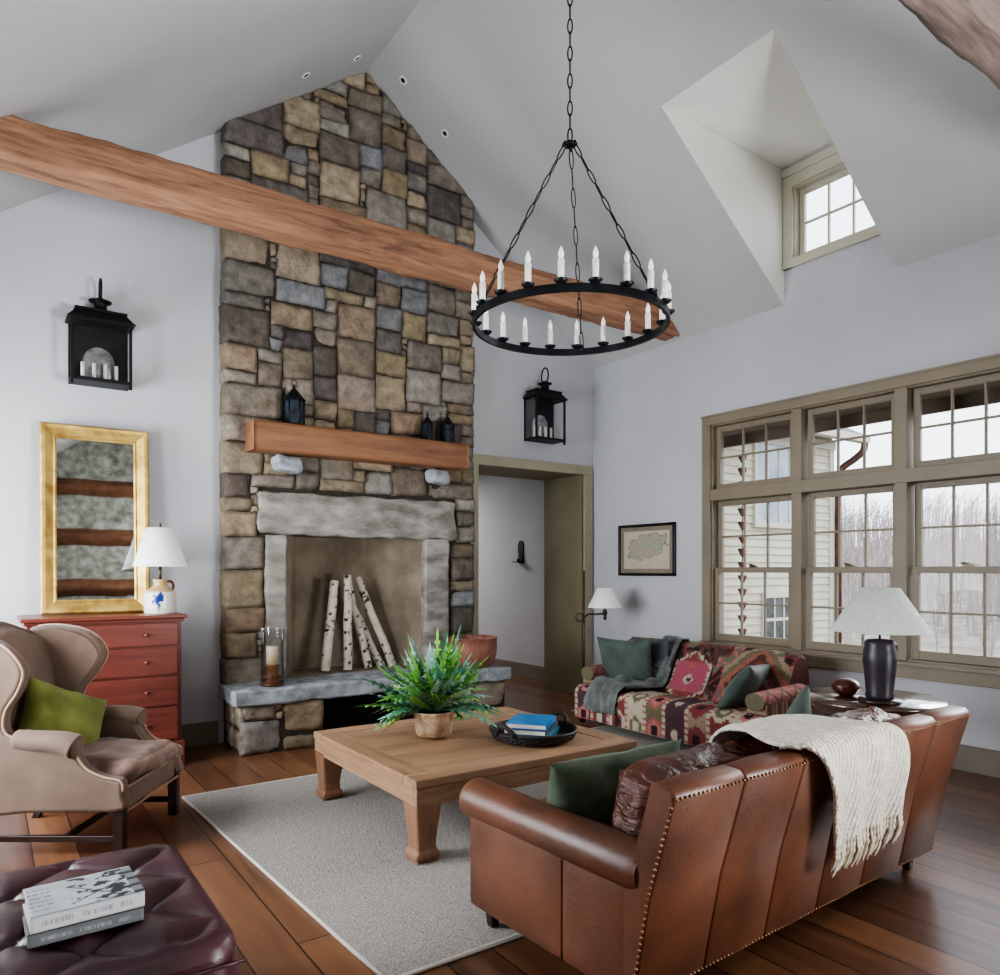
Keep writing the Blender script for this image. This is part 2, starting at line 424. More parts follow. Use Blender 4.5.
M['hill'] = pm('wooded_hillside', (110, 102, 96), (150, 140, 134), sc=.9, st=(1.6, 1.6, .12), rough=1, detail=8, lo=.35, hi=.66)
M['ground'] = pm('winter_ground', (104, 96, 84), (134, 124, 110), sc=.6, rough=1, detail=6)
M['bark'] = pm('hazed_tree_bark', (140, 132, 128), (164, 156, 152), sc=3, rough=1)  # outdoor haze is mixed into this pale bark colour
M['woods'] = pm('haze_tinted_woods', (138, 128, 122), (172, 162, 157), sc=.4, rough=1)  # pale tone puts the distance haze into the colour
M['log'] = woodm('chinked_log', (70, 44, 30), (126, 84, 60), 0, 6, .8, .8, 1.)
M['rough'] = pm('chinking_plaster', (112, 114, 110), (166, 168, 164), sc=9, rough=.95, bs=.8, bsc=16, detail=8)
M['can'] = pm('white_can_trim', (226, 226, 224), rough=.5)
M['black'] = pm('baffle_and_niche_black', (8, 8, 8), rough=.8)

# ------------------------------------------------------------------ the room
XL, XR, YF, YB = -1.0, 5.4, -3.2, 5.97
RX, RZT, SR, SL = 2.68, 5.62, .768, .72
def roof(x): return RZT-SR*(x-RX) if x > RX else RZT-SL*(RX-x)
EZ = roof(XR)                                    # 3.53
HX = 5.56                                        # the hall's right wall

mb = MB()
mb.poly([(XL, YF, 0), (XR, YF, 0), (XR, YB, 0), (XL, YB, 0)])
mb.poly([(3.7, YB, 0), (HX, YB, 0), (HX, 12, 0), (3.7, 12, 0)])
struct('floor', mb, M['floor'])
mb = MB()
def strip(x0, x1, z0):
    mb.poly([(x0, YB, z0), (x1, YB, z0), (x1, YB, roof(x1)), (x0, YB, roof(x0))])
strip(XL, 1.85, 0); strip(1.85, RX, 1.7); strip(RX, 3.4, 1.7); strip(3.4, 3.76, 0); strip(3.76, 3.9, 0); strip(3.9, 5.26, 2.37); strip(5.26, XR, 0)
struct('wall_back', mb, M['wall'])
# right wall: openings for the window (Y 0.98-4.38, z .70-2.66) and the dormer window
WY0, WY1, WZ0, WZ1 = .98, 4.38, .70, 2.66
DY0, DY1, DZ = 2.72, 3.64, 4.65
DXI = RX+(RZT-DZ)/SR
mb = MB()
mb.poly([(XR, YF, 0), (XR, YB, 0), (XR, YB, WZ0), (XR, YF, WZ0)])
mb.poly([(XR, YF, WZ0), (XR, WY0, WZ0), (XR, WY0, WZ1), (XR, YF, WZ1)])
mb.poly([(XR, WY1, WZ0), (XR, YB, WZ0), (XR, YB, WZ1), (XR, WY1, WZ1)])
mb.poly([(XR, YF, WZ1), (XR, YB, WZ1), (XR, YB, EZ), (XR, YF, EZ)])
dw = (2.83, 3.55, 3.88, 4.47)
mb.poly([(XR, DY0, EZ), (XR, DY1, EZ), (XR, DY1, dw[2]), (XR, DY0, dw[2])])
mb.poly([(XR, DY0, dw[3]), (XR, DY1, dw[3]), (XR, DY1, DZ), (XR, DY0, DZ)])
mb.poly([(XR, DY0, dw[2]), (XR, dw[0], dw[2]), (XR, dw[0], dw[3]), (XR, DY0, dw[3])])
mb.poly([(XR, dw[1], dw[2]), (XR, DY1, dw[2]), (XR, DY1, dw[3]), (XR, dw[1], dw[3])])
struct('wall_right', mb, M['wall'])
mb = MB()
mb.poly([(RX, YF, RZT), (XR, YF, EZ), (XR, DY0, EZ), (RX, DY0, RZT)])
mb.poly([(RX, DY1, RZT), (XR, DY1, EZ), (XR, YB, EZ), (RX, YB, RZT)])
mb.poly([(RX, DY0, RZT), (DXI, DY0, DZ), (DXI, DY1, DZ), (RX, DY1, RZT)])
mb.poly([(RX, YF, RZT), (RX, YB, RZT), (XL, YB, roof(XL)), (XL, YF, roof(XL))])
struct('ceiling', mb, M['ceil'])
mb = MB()
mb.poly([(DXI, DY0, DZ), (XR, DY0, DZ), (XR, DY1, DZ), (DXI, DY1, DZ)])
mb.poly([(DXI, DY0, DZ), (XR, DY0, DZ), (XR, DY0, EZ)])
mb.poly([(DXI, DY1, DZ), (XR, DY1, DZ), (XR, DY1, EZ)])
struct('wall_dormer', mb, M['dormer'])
# left wall with two windows out of the frame
LW = [(3.25, 4.4), (4.7, 5.75)]; LZ0, LZ1 = .6, 2.3
mb = MB(); hL = roof(XL)
mb.poly([(XL, YF, 0), (XL, YB, 0), (XL, YB, LZ0), (XL, YF, LZ0)])
mb.poly([(XL, YF, LZ1), (XL, YB, LZ1), (XL, YB, hL), (XL, YF, hL)])
ys = [YF]+[y for w in LW for y in w]+[YB]
for i in range(0, len(ys), 2):
    mb.poly([(XL, ys[i], LZ0), (XL, ys[i+1], LZ0), (XL, ys[i+1], LZ1), (XL, ys[i], LZ1)])
struct('wall_left', mb, M['wall'])
mb = MB()
mb.poly([(XL, YF, 0), (XR, YF, 0), (XR, YF, EZ), (RX, YF, RZT), (XL, YF, hL)])
struct('wall_front', mb, M['rough'])
mb = MB()
for z in (1.0, 2.05, 2.95, 3.85):
    mb.grid(lambda u, v, z=z: V((lerp(XL, XR, u), YF+.02+.12*sin(pi*v)+.01*nz(u*30, v*3, z), z-.15+.3*v+.02*nz(u*12, 1, z))), 60, 6)
struct('trim_front', mb, M['log'])
# the hall beyond the opening
mb = MB(); mb.poly([(HX, YB+.65, 0), (HX, 12, 0), (HX, 12, 2.7), (HX, YB+.65, 2.7)]); struct('wall_hall', mb, M['wall'])
mb = MB(); mb.poly([(3.7, 12, 0), (HX, 12, 0), (HX, 12, 2.7), (3.7, 12, 2.7)]); struct('wall_hall_end', mb, M['wall'])
mb = MB(); mb.poly([(3.7, YB+.02, 0), (3.7, 12, 0), (3.7, 12, 2.7), (3.7, YB+.02, 2.7)]); struct('wall_hall_left', mb, M['wall'])
mb = MB(); mb.poly([(3.7, YB+.02, 2.7), (HX, YB+.02, 2.7), (HX, 12, 2.7), (3.7, 12, 2.7)]); struct('ceiling_hall', mb, M['ceil'])
# door casing, reveals
mb = MB()
mb.bb(3.80, 5.36, YB-.03, YB+.0, 2.37, 2.468)
mb.bb(5.26, 5.36, YB-.03, YB+.0, 0, 2.37)
mb.bb(3.80, 3.9, YB-.03, YB+.0, 0, 2.37)
struct('trim_door', mb, M['trimd'], bevel=.004)
mb = MB()
mb.bb(5.24, HX, YB+.005, YB+.65, 0, 2.6)
struct('door_1', mb, M['olive'], bevel=.002)
mb = MB(); mb.bb(3.6, 5.24, YB+.005, YB+.65, 2.372, 2.6); struct('trim_soffit', mb, M['olive'])
mb = MB(); mb.bb(3.8, 3.9, YB+.005, YB+.65, 0, 2.37); struct('trim_jamb', mb, M['olive'])
def baseb(name, a, b, nrm, h=.16, t=.018):
    mb = MB(); a, b = V(a), V(b); n = V(nrm)
    c = (a+b)/2+n*t/2
    mb.bar((a.x+n.x*t/2, a.y+n.y*t/2, h/2), (b.x+n.x*t/2, b.y+n.y*t/2, h/2), t, h)
    mb.bar((a.x+n.x*t*.4, a.y+n.y*t*.4, h+.008), (b.x+n.x*t*.4, b.y+n.y*t*.4, h+.008), t*.8, .016)
    return struct(name, mb, M['base'], bevel=.003)
baseb('baseboard_right', (XR, YF, 0), (XR, YB-.04, 0), (-1, 0, 0))
baseb('baseboard_back', (XL, YB, 0), (1.49, YB, 0), (0, -1, 0))
baseb('baseboard_hall', (HX, YB+.66, 0), (HX, 12, 0), (-1, 0, 0))
baseb('baseboard_left', (XL, YF, 0), (XL, YB-.04, 0), (1, 0, 0))

# ------------------------------------------------------------------ windows
def sash(parent, name, x, y0, y1, z0, z1, cols, rows, st=.045, mt=.016, dep=.035, mat=None, bot=None):
    mat = mat or M['trim']; mb = MB(); bot = bot or st
    mb.bb(x-dep/2, x+dep/2, y0, y0+st, z0, z1); mb.bb(x-dep/2, x+dep/2, y1-st, y1, z0, z1)
    mb.bb(x-dep/2, x+dep/2, y0+st, y1-st, z0, z0+bot); mb.bb(x-dep/2, x+dep/2, y0+st, y1-st, z1-st, z1)
    for i in range(1, cols):
        y = lerp(y0+st, y1-st, i/cols); mb.bb(x-.012, x+.012, y-mt/2, y+mt/2, z0+bot, z1-st)
    for j in range(1, rows):
        z = lerp(z0+bot, z1-st, j/rows); mb.bb(x-.011, x+.011, y0+st, y1-st, z-mt/2, z+mt/2)
    o = struct(name, mb, mat, parent, bevel=.003)
    g = MB(); g.poly([(x, y0+st-.005, z0+bot-.005), (x, y1-st+.005, z0+bot-.005), (x, y1-st+.005, z1-st+.005), (x, y0+st-.005, z1-st+.005)])
    struct('pane', g, M['glass'], o)
    return o
w1 = bpy.data.objects.new('window_1', None); COL.objects.link(w1); w1['kind'] = 'structure'; ORG[w1.name] = Matrix()
mb = MB()
t = .09
mb.bb(XR-.025, XR+.0, WY0-t, WY1+t, WZ1, WZ1+t); mb.bb(XR-.032, XR-.0, WY0-t-.01, WY1+t+.01, WZ1+t-.02, WZ1+t)
mb.bb(XR-.025, XR+.0, WY1, WY1+t, WZ0-.0, WZ1); mb.bb(XR-.025, XR+.0, WY0-t, WY0, WZ0, WZ1)
mb.bb(XR-.05, XR+.02, WY0-t-.02, WY1+t+.02, WZ0-.03, WZ0); mb.bb(XR-.025, XR, WY0-t, WY1+t, WZ0-.12, WZ0-.03)
# reveals
mb.bb(XR, XR+.16, WY1-.012, WY1+.02, WZ0, WZ1); mb.bb(XR, XR+.16, WY0-.02, WY0+.012, WZ0, WZ1)
mb.bb(XR, XR+.16, WY0, WY1, WZ1-.012, WZ1+.02); mb.bb(XR, XR+.16, WY0, WY1, WZ0-.02, WZ0+.012)
struct('casing', mb, M['trim'], w1, bevel=.003)
MU = [3.52, 2.69, 1.86]; mb = MB()
for y in MU: mb.bb(XR-.015, XR+.15, y-.045, y+.045, WZ0, WZ1)
struct('mullion', mb, M['trim'], w1, bevel=.004)
mb = MB(); mb.bb(XR-.02, XR+.15, WY0, WY1, 1.975, 2.075); struct('transom_rail', mb, M['trim'], w1, bevel=.004)
edges = [WY1]+[e for y in MU for e in (y+.045, y-.045)]+[WY0]
for i in range(0, 8, 2):
    y1, y0 = edges[i]-.012, edges[i+1]+.012
    sash(w1, 'transom_sash', XR+.07, y0, y1, 2.08, WZ1-.014, 3, 2)
    sash(w1, 'upper_sash', XR+.09, y0, y1, 1.33, 1.972, 3, 2)
    lo = sash(w1, 'lower_sash', XR+.05, y0, y1, WZ0+.014, 1.372, 3, 2, bot=.065)
    lk = MB(); lk.bb(XR+.035, XR+.07, (y0+y1)/2-.03, (y0+y1)/2+.03, 1.372, 1.39); lk.tube([(XR+.05, (y0+y1)/2-.01, 1.39), (XR+.045, (y0+y1)/2+.04, 1.40)], .007, 6)
    struct('sash_lock', lk, M['bronze'], lo)
w2 = bpy.data.objects.new('window_2', None); COL.objects.link(w2); w2['kind'] = 'structure'; ORG[w2.name] = Matrix()
mb = MB(); c = .085
mb.bb(XR-.03, XR, dw[0]-c, dw[1]+c, dw[3], dw[3]+c+.04); mb.bb(XR-.05, XR, dw[0]-c-.01, dw[1]+c, dw[3]+c, dw[3]+c+.06)
mb.bb(XR-.03, XR, dw[1], dw[1]+c, dw[2]-.07, dw[3]); mb.bb(XR-.03, XR, dw[0]-c, dw[0], dw[2]-.07, dw[3]); mb.bb(XR-.035, XR, dw[0]-c, dw[1]+c, dw[2]-.07, dw[2])
for a in ((dw[1]-.01, dw[1]+.02, dw[2], dw[3]), (dw[0]-.02, dw[0]+.01, dw[2], dw[3]), (dw[0], dw[1], dw[3]-.01, dw[3]+.02), (dw[0], dw[1], dw[2]-.02, dw[2]+.01)):
    mb.bb(XR, XR+.13, *a)
struct('casing', mb, M['dtrim'], w2, bevel=.004)
sash(w2, 'dormer_sash', XR+.08, dw[0]+.01, dw[1]-.01, dw[2]+.01, dw[3]-.01, 3, 2, mat=M['dtrim'])
for k, (y0, y1) in enumerate(LW):
    w = bpy.data.objects.new('window_%d' % (k+3), None); COL.objects.link(w); w['kind'] = 'structure'; ORG[w.name] = Matrix()
    mb = MB()
    mb.bb(XL, XL+.025, y0-.09, y1+.09, LZ1, LZ1+.09); mb.bb(XL, XL+.025, y0-.09, y1+.09, LZ0-.1, LZ0)
    mb.bb(XL, XL+.025, y0-.09, y0, LZ0, LZ1); mb.bb(XL, XL+.025, y1, y1+.09, LZ0, LZ1)
    struct('casing', mb, M['trim'], w, bevel=.003)
    sash(w, 'sash', XL-.04, y0, y1, LZ0, LZ1, 3, 4)

# ------------------------------------------------------------------ fireplace
SX0, SX1, SY = 1.50, 3.775, 5.83
PAL = [(146, 132, 110), (160, 143, 116), (138, 128, 115), (134, 129, 122), (112, 104, 97), (150, 136, 118), (168, 154, 130), (136, 139, 143), (146, 126, 106), (124, 115, 106), (144, 140, 133), (98, 91, 88), (150, 136, 110), (140, 130, 118), (128, 120, 110)]
def stone_block(mb, x0, x1, z0, z1, fy, d, colr, rnd, side=False, g=.0022, q=6, jit=.008, rr=.013):
    """one dressed stone in the plane y = fy, standing d proud of it"""
    w, h = x1-x0-2*g, z1-z0-2*g
    cs = [V((rnd.uniform(-jit, jit), rnd.uniform(-jit, jit))) for _ in range(4)]
    sd = rnd.uniform(0, 99); tilt = (rnd.uniform(-.012, .012), rnd.uniform(-.012, .012))
    nu = max(4, int(w/.03)); nv = max(4, int(h/.03)); vs = []; fs = []; cc = []
    base = lin(colr); alt = lin(rnd.choice(PAL)); k2 = rnd.uniform(0, .55)
    for i in range(nu+1):
        for j in range(nv+1):
            u, v = i/nu, j/nv
            jx = cs[0].x*(1-u)*(1-v)+cs[1].x*u*(1-v)+cs[2].x*u*v+cs[3].x*(1-u)*v
            jz = cs[0].y*(1-u)*(1-v)+cs[1].y*u*(1-v)+cs[2].y*u*v+cs[3].y*(1-u)*v
            x = x0+g+w*u+jx; z = z0+g+h*v+jz
            e = min(min(u, 1-u)*w, min(v, 1-v)*h)
            rd = rr*(1-min(1, e/rr))**2
            y = fy-d+rd-.012*nz(x*8+sd, z*8)-.006*nz(x*25, z*25, sd)-tilt[0]*(u-.5)*2-tilt[1]*(v-.5)*2
            x += .006*nz(z*14+sd, 3.1); z += .006*nz(x*14+sd, 7.7)
            b = i in (0, nu) or j in (0, nv)
            vs.append(V((x, y, z)))
            n = .5+.5*nz(x*5+sd, z*6, sd); m = 1+.35*nz(x*11, z*11, sd+3)
            c = mixc(base, alt, k2*n); c = tuple(a*m*(.72 if b else 1) for a in c)
            cc.append(c)
    for i in range(nu):
        for j in range(nv):
            a = i*(nv+1)+j; fs.append((a, a+nv+1, a+nv+2, a+1))
    ring = [i*(nv+1) for i in range(nu+1)]+[nu*(nv+1)+j for j in range(1, nv+1)]+[i*(nv+1)+nv for i in range(nu-1, -1, -1)]+[j for j in range(nv-1, 0, -1)]
    o = len(vs)
    for r in ring:
        p = vs[r]; sk = side and abs(p.x-x0) < .03 and SX0-.03 < x0 < SX0+.03; vs.append(V((p.x, (YB-.002) if sk else fy+.03, p.z))); cc.append(tuple(a*(.75 if sk else .5) for a in base))
    n = len(ring)
    for i in range(n):
        j = (i+1) % n; fs.append((ring[j], ring[i], o+i, o+j))
    mb.add(vs, fs, True, cc)
def ashlar(mb, x0, x1, z0, z1, fy, rnd, excl=(), cell=.05, wr=(4, 10), hr=(2, 6), dr=(.0, .03), pal=PAL, keep=None, side=False):
    nx, nzc = int(round((x1-x0)/cell)), int(round((z1-z0)/cell)); cx, cz = (x1-x0)/nx, (z1-z0)/nzc
    occ = [[False]*nzc for _ in range(nx)]
    for ex in excl:
        for i in range(nx):
            for j in range(nzc):
                a, b = x0+(i+.5)*cx, z0+(j+.5)*cz
                if ex[0] < a < ex[1] and ex[2] < b < ex[3]: occ[i][j] = True
    for j in range(nzc):
        for i in range(nx):
            if occ[i][j]: continue
            h = rnd.randint(*hr); w = rnd.randint(*wr)
            w = max(w, h+1 if rnd.random() < .8 else h-1)
            mw = 0
            while i+mw < nx and not occ[i+mw][j] and mw < w: mw += 1
            if 0 < nx-(i+mw) < 3:
                k = i+mw
                while k < nx and not occ[k][j]: k += 1
                if k == nx and nx-i <= 10: mw = nx-i
            mh = 0
            while j+mh < nzc and mh < h and all(not occ[i+a][j+mh] for a in range(mw)): mh += 1
            if mw < 3: mh = min(mh, 2)
            if mh > mw and rnd.random() < .85: mh = max(1, mw-1)
            for a in range(mw):
                for b in range(mh): occ[i+a][j+b] = True
            X0, X1, Z0, Z1 = x0+i*cx, x0+(i+mw)*cx, z0+j*cz, z0+(j+mh)*cz
            if keep and not keep((X0+X1)/2, Z0): continue
            f_ = rnd.uniform(.78, 1.06); p = [min(255, c*f_) for c in rnd.choice(pal)]
            stone_block(mb, X0, X1, Z0, Z1, fy, rnd.uniform(*dr), p, rnd, side)
FP = thing('fireplace', 'tall rough fieldstone fireplace with raised hearth rising to the ridge', 'fireplace', (2.64, 5.6, 0))
rnd = random.Random(5)
mb = MB()
LN = (1.74, 3.56, 1.63, 1.985); OPN = (1.80, 3.50, 0.36, 1.64)
ashlar(mb, SX0, SX1, .36, 5.64, SY, rnd, excl=[LN, OPN], keep=lambda x, z: z < roof(x)+.1, side=True)
# backing mortar
bk = [(SX0+.01, .0), (SX0+.01, roof(SX0)), (RX, RZT), (SX1-.01, roof(SX1)), (SX1-.01, 0)]
def mcol(n): return [lin((66, 58, 51))]*n
def backing(x0, x1, z0, z1, y0=SY+.012, y1=YB):
    q = MB(); q.bb(x0, x1, y0, y1, z0, z1); mb.add(q.v, q.f, False, mcol(8))
backing(SX0+.035, 1.84, 0, 1.66); backing(3.46, SX1-.03, 0, 1.66); backing(SX0+.035, SX1-.03, 1.64, 4.6)
q = MB(); q.prism([(SX0+.035, SY+.012, 4.6), (SX1-.03, SY+.012, 4.6), (SX1-.03, SY+.012, roof(SX1)), (RX, SY+.012, RZT), (SX0+.035, SY+.012, roof(SX0))], (0, .12, 0)); mb.add(q.v, q.f, False, mcol(len(q.v)))
# clip against the two roof slopes
import bmesh
chim = mb.build('stone_chimney', M['stone'], FP, world=True)
bm = bmesh.new(); bm.from_mesh(chim.data); off = V((2.64, 5.6, 0))
for nrm in (V((SR, 0, 1)).normalized(), V((-SL, 0, 1)).normalized()):
    bmesh.ops.bisect_plane(bm, geom=bm.verts[:]+bm.edges[:]+bm.faces[:], plane_co=V((RX, 0, RZT))-off-nrm*.004, plane_no=nrm, clear_outer=True)
bm.to_mesh(chim.data); bm.free()
def rough_block(name, x0, x1, y0, y1, z0, z1, mat, amp=.012, r=.02, n=16, sc=9., label=None):
    q = MB(); q.soft(((x0+x1)/2, (y0+y1)/2, (z0+z1)/2), (x1-x0, y1-y0, z1-z0), r, n, 0, amp*2, sc)
    return q.build(name, mat, FP, world=True, label=label)
rough_block('lintel', LN[0]+.01, LN[1]-.01, SY-.05, SY+.09, LN[2], LN[3]-.01, M['lintel'], .012, .03, 26, label='long grey granite lintel over the opening')
rough_block('jamb_stone', 1.81, 1.975, SY-.035, SY+.13, .48, 1.628, M['lintel'], .007, .02, 18)
rough_block('jamb_stone', 3.235, 3.485, SY-.035, SY+.13, .48, 1.628, M['lintel'], .007, .02, 18)
mb = MB(); a, b, c_, d_ = (1.96, SY+.02), (2.24, 6.36), (2.91, 6.36), (3.25, SY+.02)
for p, q_ in ((a, b), (b, c_), (c_, d_)):
    mb.grid(lambda u, v: V((lerp(p[0], q_[0], u), lerp(p[1], q_[1], u), .47+v*1.18))+V((0, .006*sin(pi*u)*nz(u*5, v*7), 0)), 12, 18)
mb.poly([(*a, .475), (*d_, .475), (*c_, .475), (*b, .475)]); mb.poly([(*a, 1.64), (*b, 1.64), (*c_, 1.64), (*d_, 1.64)])
mb.build('firebox', M['firebox'], FP, world=True)
rough_block('hearth_slab', 1.465, 3.895, 5.38, SY+.05, .365, .478, M['slab'], .009, .016, 34, 11., label='thick grey bluestone slab')
PAL2 = [(176, 164, 148), (160, 150, 136), (186, 172, 152), (150, 146, 142), (168, 150, 124)]
def pier(x0, x1):
    mb = MB()
    ashlar(mb, x0, x1, 0.0, .365, 5.43, rnd, cell=.06, wr=(2, 5), hr=(2, 4), dr=(.0, .02), pal=PAL2)
    q = MB(); q.bb(x0+.01, x1-.01, 5.44, SY+.02, 0, .36); mb.add(q.v, q.f, False, mcol(8))
    # left flank
    s2 = MB()
    ashlar(s2, 5.43, SY, 0, .365, 0, rnd, cell=.06, wr=(2, 4), hr=(2, 4), dr=(0, .01), pal=PAL2)
    mb.add([V((x0+v.y, 5.43+SY-v.x, v.z)) for v in map(V, s2.v)], [f for f in s2.f], True, s2.c)
    return mb.build('hearth_pier', M['stone'], FP, world=True)
pier(1.51, 2.13); pier(3.42, 3.86)
mb = MB(); mb.bb(2.13, 3.42, 5.78, 5.82, 0, .365); mb.build('niche_shade_sheet', M['black'], FP, world=True)  # black sheet stands in for the shade inside the recess
def hewn(mb, x0, x1, y0, y1, z0, z1, amp=.012, n=70, m=5, sd=0., ex=12):
    """rough squared timber along x"""
    pts = []
    for k in range(4):
        for i in range(m):
            t = i/m
            pts.append([(-1+2*t, -1), (1, -1+2*t), (1-2*t, 1), (-1, 1-2*t)][k])
    L = len(pts); vs = []; fs = []
    for i in range(n+1):
        x = lerp(x0, x1, i/n)
        for k, (a, b) in enumerate(pts):
            f = 1/max(1, (abs(a)**ex+abs(b)**ex)**(1/ex))
            y = (y0+y1)/2+a*f*(y1-y0)/2; z = (z0+z1)/2+b*f*(z1-z0)/2
            z += .6*amp*nz(x*.7+sd, 5)
            y += amp*(nz(x*2.3+sd, a*2, b*2)+.6*nz(x*9+sd, a*3, b*3)); z += amp*(nz(x*2.1+sd+9, a*2, b*2)+.6*nz(x*8+sd, b*3, a*3))
            vs.append(V((x, y, z)))
    for i in range(n):
        for k in range(L):
            l = (k+1) % L; fs.append((i*L+k, i*L+l, (i+1)*L+l, (i+1)*L+k))
    mb.add(vs, fs, True)
    mb.f.append(tuple(len(mb.v)-len(vs)+k for k in range(L))); mb.sm.append(False)
    mb.f.append(tuple(len(mb.v)-L+k for k in range(L))[::-1]); mb.sm.append(False)
    return mb
mb = MB(); hewn(mb, 1.655, 3.575, 5.60, 5.825, 2.262, 2.485, .004, 60, 7, 3., 30); mb.build('mantel_shelf', M['mantel'], FP, world=True, label='thick brown oak mantel shelf')
rough_block('corbel', 1.86, 2.08, 5.69, SY+.02, 2.13, 2.258, M['slab'], .015, .04, 10, label='pale grey stone corbel')
rough_block('corbel', 3.25, 3.44, 5.69, SY+.02, 2.13, 2.258, M['slab'], .015, .04, 10, label='pale grey stone corbel')

# ceiling timbers
def clip_roof(o):
    bm = bmesh.new(); bm.from_mesh(o.data)
    for nrm in (V((SR, 0, 1)).normalized(), V((-SL, 0, 1)).normalized()):
        r_ = bmesh.ops.bisect_plane(bm, geom=bm.verts[:]+bm.edges[:]+bm.faces[:], plane_co=V((RX, 0, RZT))-nrm*.004, plane_no=nrm, clear_outer=True)
    bm.to_mesh(o.data); bm.free(); return o
o = clip_roof(hewn(MB(), -.93, XR-.002, 4.70, 4.93, 3.55, 3.79, .021, 140, 6, 1.).build('timber_beam', M['beam']))
tag(o, 'warm brown hewn timber tie beam crossing in front of the stone chimney', 'beam', kind='thing')
o = clip_roof(hewn(MB(), -.93, XR-.002, 1.29, 1.47, 3.55, 3.80, .016, 140, 6, 7.).build('timber_beam', M['beam2']))
tag(o, 'greyish hewn timber beam overhead at the top right corner', 'beam', kind='thing')

# recessed ceiling lights
for (x, y, lab) in ((2.015, 5.48, 'small recessed ceiling light left of chimney peak, lowest on left slope'), (2.44, 5.49, 'small recessed ceiling light just left of the chimney peak'),
                    (2.88, 5.545, 'small recessed ceiling light just right of the chimney peak'), (3.285, 5.54, 'small recessed ceiling light right of chimney, lowest on right slope')):
    z = roof(x); sl = -SR if x > RX else SL
    n = V((sl, 0, -1)).normalized() if x > RX else V((SL, 0, -1)).normalized()
    tx = V((1, 0, sl)).normalized(); ty = V((0, 1, 0)); nn = tx.cross(ty)
    if nn.z > 0: nn = -nn
    A = Matrix((tx, ty, nn)).transposed()
    t = thing('recessed_light', lab, 'ceiling light', (x, y, z), group='recessed lights around the chimney peak')
    MB().lathe((0, 0, 0), [(.02, .002), (.026, .006), (.036, .006), (.038, .0)], 20, axis=A).build('trim_ring', M['can'], t)
    MB().lathe((0, 0, 0), [(.0, .0025), (.021, .003)], 20, axis=A).build('baffle', M['black'], t)

# ------------------------------------------------------------------ chandelier
CH = (2.72, 3.2, 2.745); CR = .545
T = thing('chandelier', 'black iron ring chandelier with twenty white candle lights hanging on chains', 'chandelier', CH)
mb = MB()
n = 96; sec = [(-.009, -.02), (.009, -.02), (.009, .02), (-.009, .02)]
for i in range(n):
    pass
vs = []; fs = []
for i in range(n):
    a = 2*pi*i/n
    for r, z in sec: vs.append(((CR+r)*cos(a), (CR+r)*sin(a), z))
for i in range(n):
    j = (i+1) % n
    for k in range(4):
        l = (k+1) % 4; fs.append((i*4+k, j*4+k, j*4+l, i*4+l))
mb.add(vs, fs, False)
mb.build('ring', M['ironc'], T)
HUBZ = 1.02
def chain(mb, a, b, link=.07, w=.011, r=.0036, rod=.0):
    a, b = V(a), V(b); L = (b-a).length; k = max(2, int(L/link)); d = (b-a)/k; t = d.normalized()
    u = t.orthogonal().normalized(); w2 = t.cross(u)
    for i in range(k):
        c = a+d*(i+.5); s_ = u if i % 2 else w2; h = d.length/2+r*.9
        pts = []
        for q in range(12):
            an = 2*pi*q/12; pts.append(c+t*(cos(an)*(h))+s_*(sin(an)*w))
        mb.tube(pts, r, 6, closed=True)
        if i % 2 == 0: mb.ball(a+d*i, r*2.2, 8, 5)
    return mb
camdir = atan2(3.2, 2.72)
for da in (-.14, 2*pi/3-.1, -2*pi/3-.1):
    a = camdir+da
    p = V((CR*cos(a), CR*sin(a), .02))
    mb = chain(MB(), (.03*cos(a), .03*sin(a), HUBZ-.01), p, .1); mb.tube([p+V((0, 0, -.02)), p+V((0, 0, .02))], .012, 8)
    mb.build('chain', M['ironc'], T)
mb = MB(); mb.lathe((0, 0, HUBZ), [(.0, -.012), (.034, -.01), (.036, .0), (.03, .01), (.0, .014)], 20)
for k in range(3):
    a = camdir+(-.14, 2*pi/3-.1, -2*pi/3-.1)[k]; mb.tube([(.03*cos(a), .03*sin(a), HUBZ+.01), (.045*cos(a), .045*sin(a), HUBZ-.02)], .008, 6)
mb.build('hub', M['ironc'], T)
chain(MB(), (0, 0, HUBZ+.01), (0, 0, RZT-CH[2]-.06), .075, .013, .0042).build('chain', M['ironc'], T)
MB().lathe((0, 0, RZT-CH[2]), [(.0, -.07), (.02, -.065), (.07, -.03), (.075, -.0)], 24).build('canopy', M['ironc'], T)
cnd = None
for k in range(20):
    a = 2*pi*(k+.5)/20
    if cnd is None:
        cnd = MB().lathe((0, 0, 0), [(.0, 0), (.0165, .002), (.0165, .105), (.015, .108), (.0, .109)], 14).build('candle', M['candle'], T)
        MB().lathe((0, 0, 0), [(.0, -.014), (.018, -.014), (.036, .002), (.036, .006), (.0, .006)], 16).build('drip_pan', M['ironc'], cnd)
        MB().lathe((0, 0, .106), [(.008, 0), (.012, .012), (.0145, .026), (.011, .042), (.005, .058), (.0, .068)], 12).build('bulb', M['bulb'], cnd)
        c0 = cnd
    else: c0 = dup(cnd, T)
    c0.location = (CR*cos(a), CR*sin(a), .035)

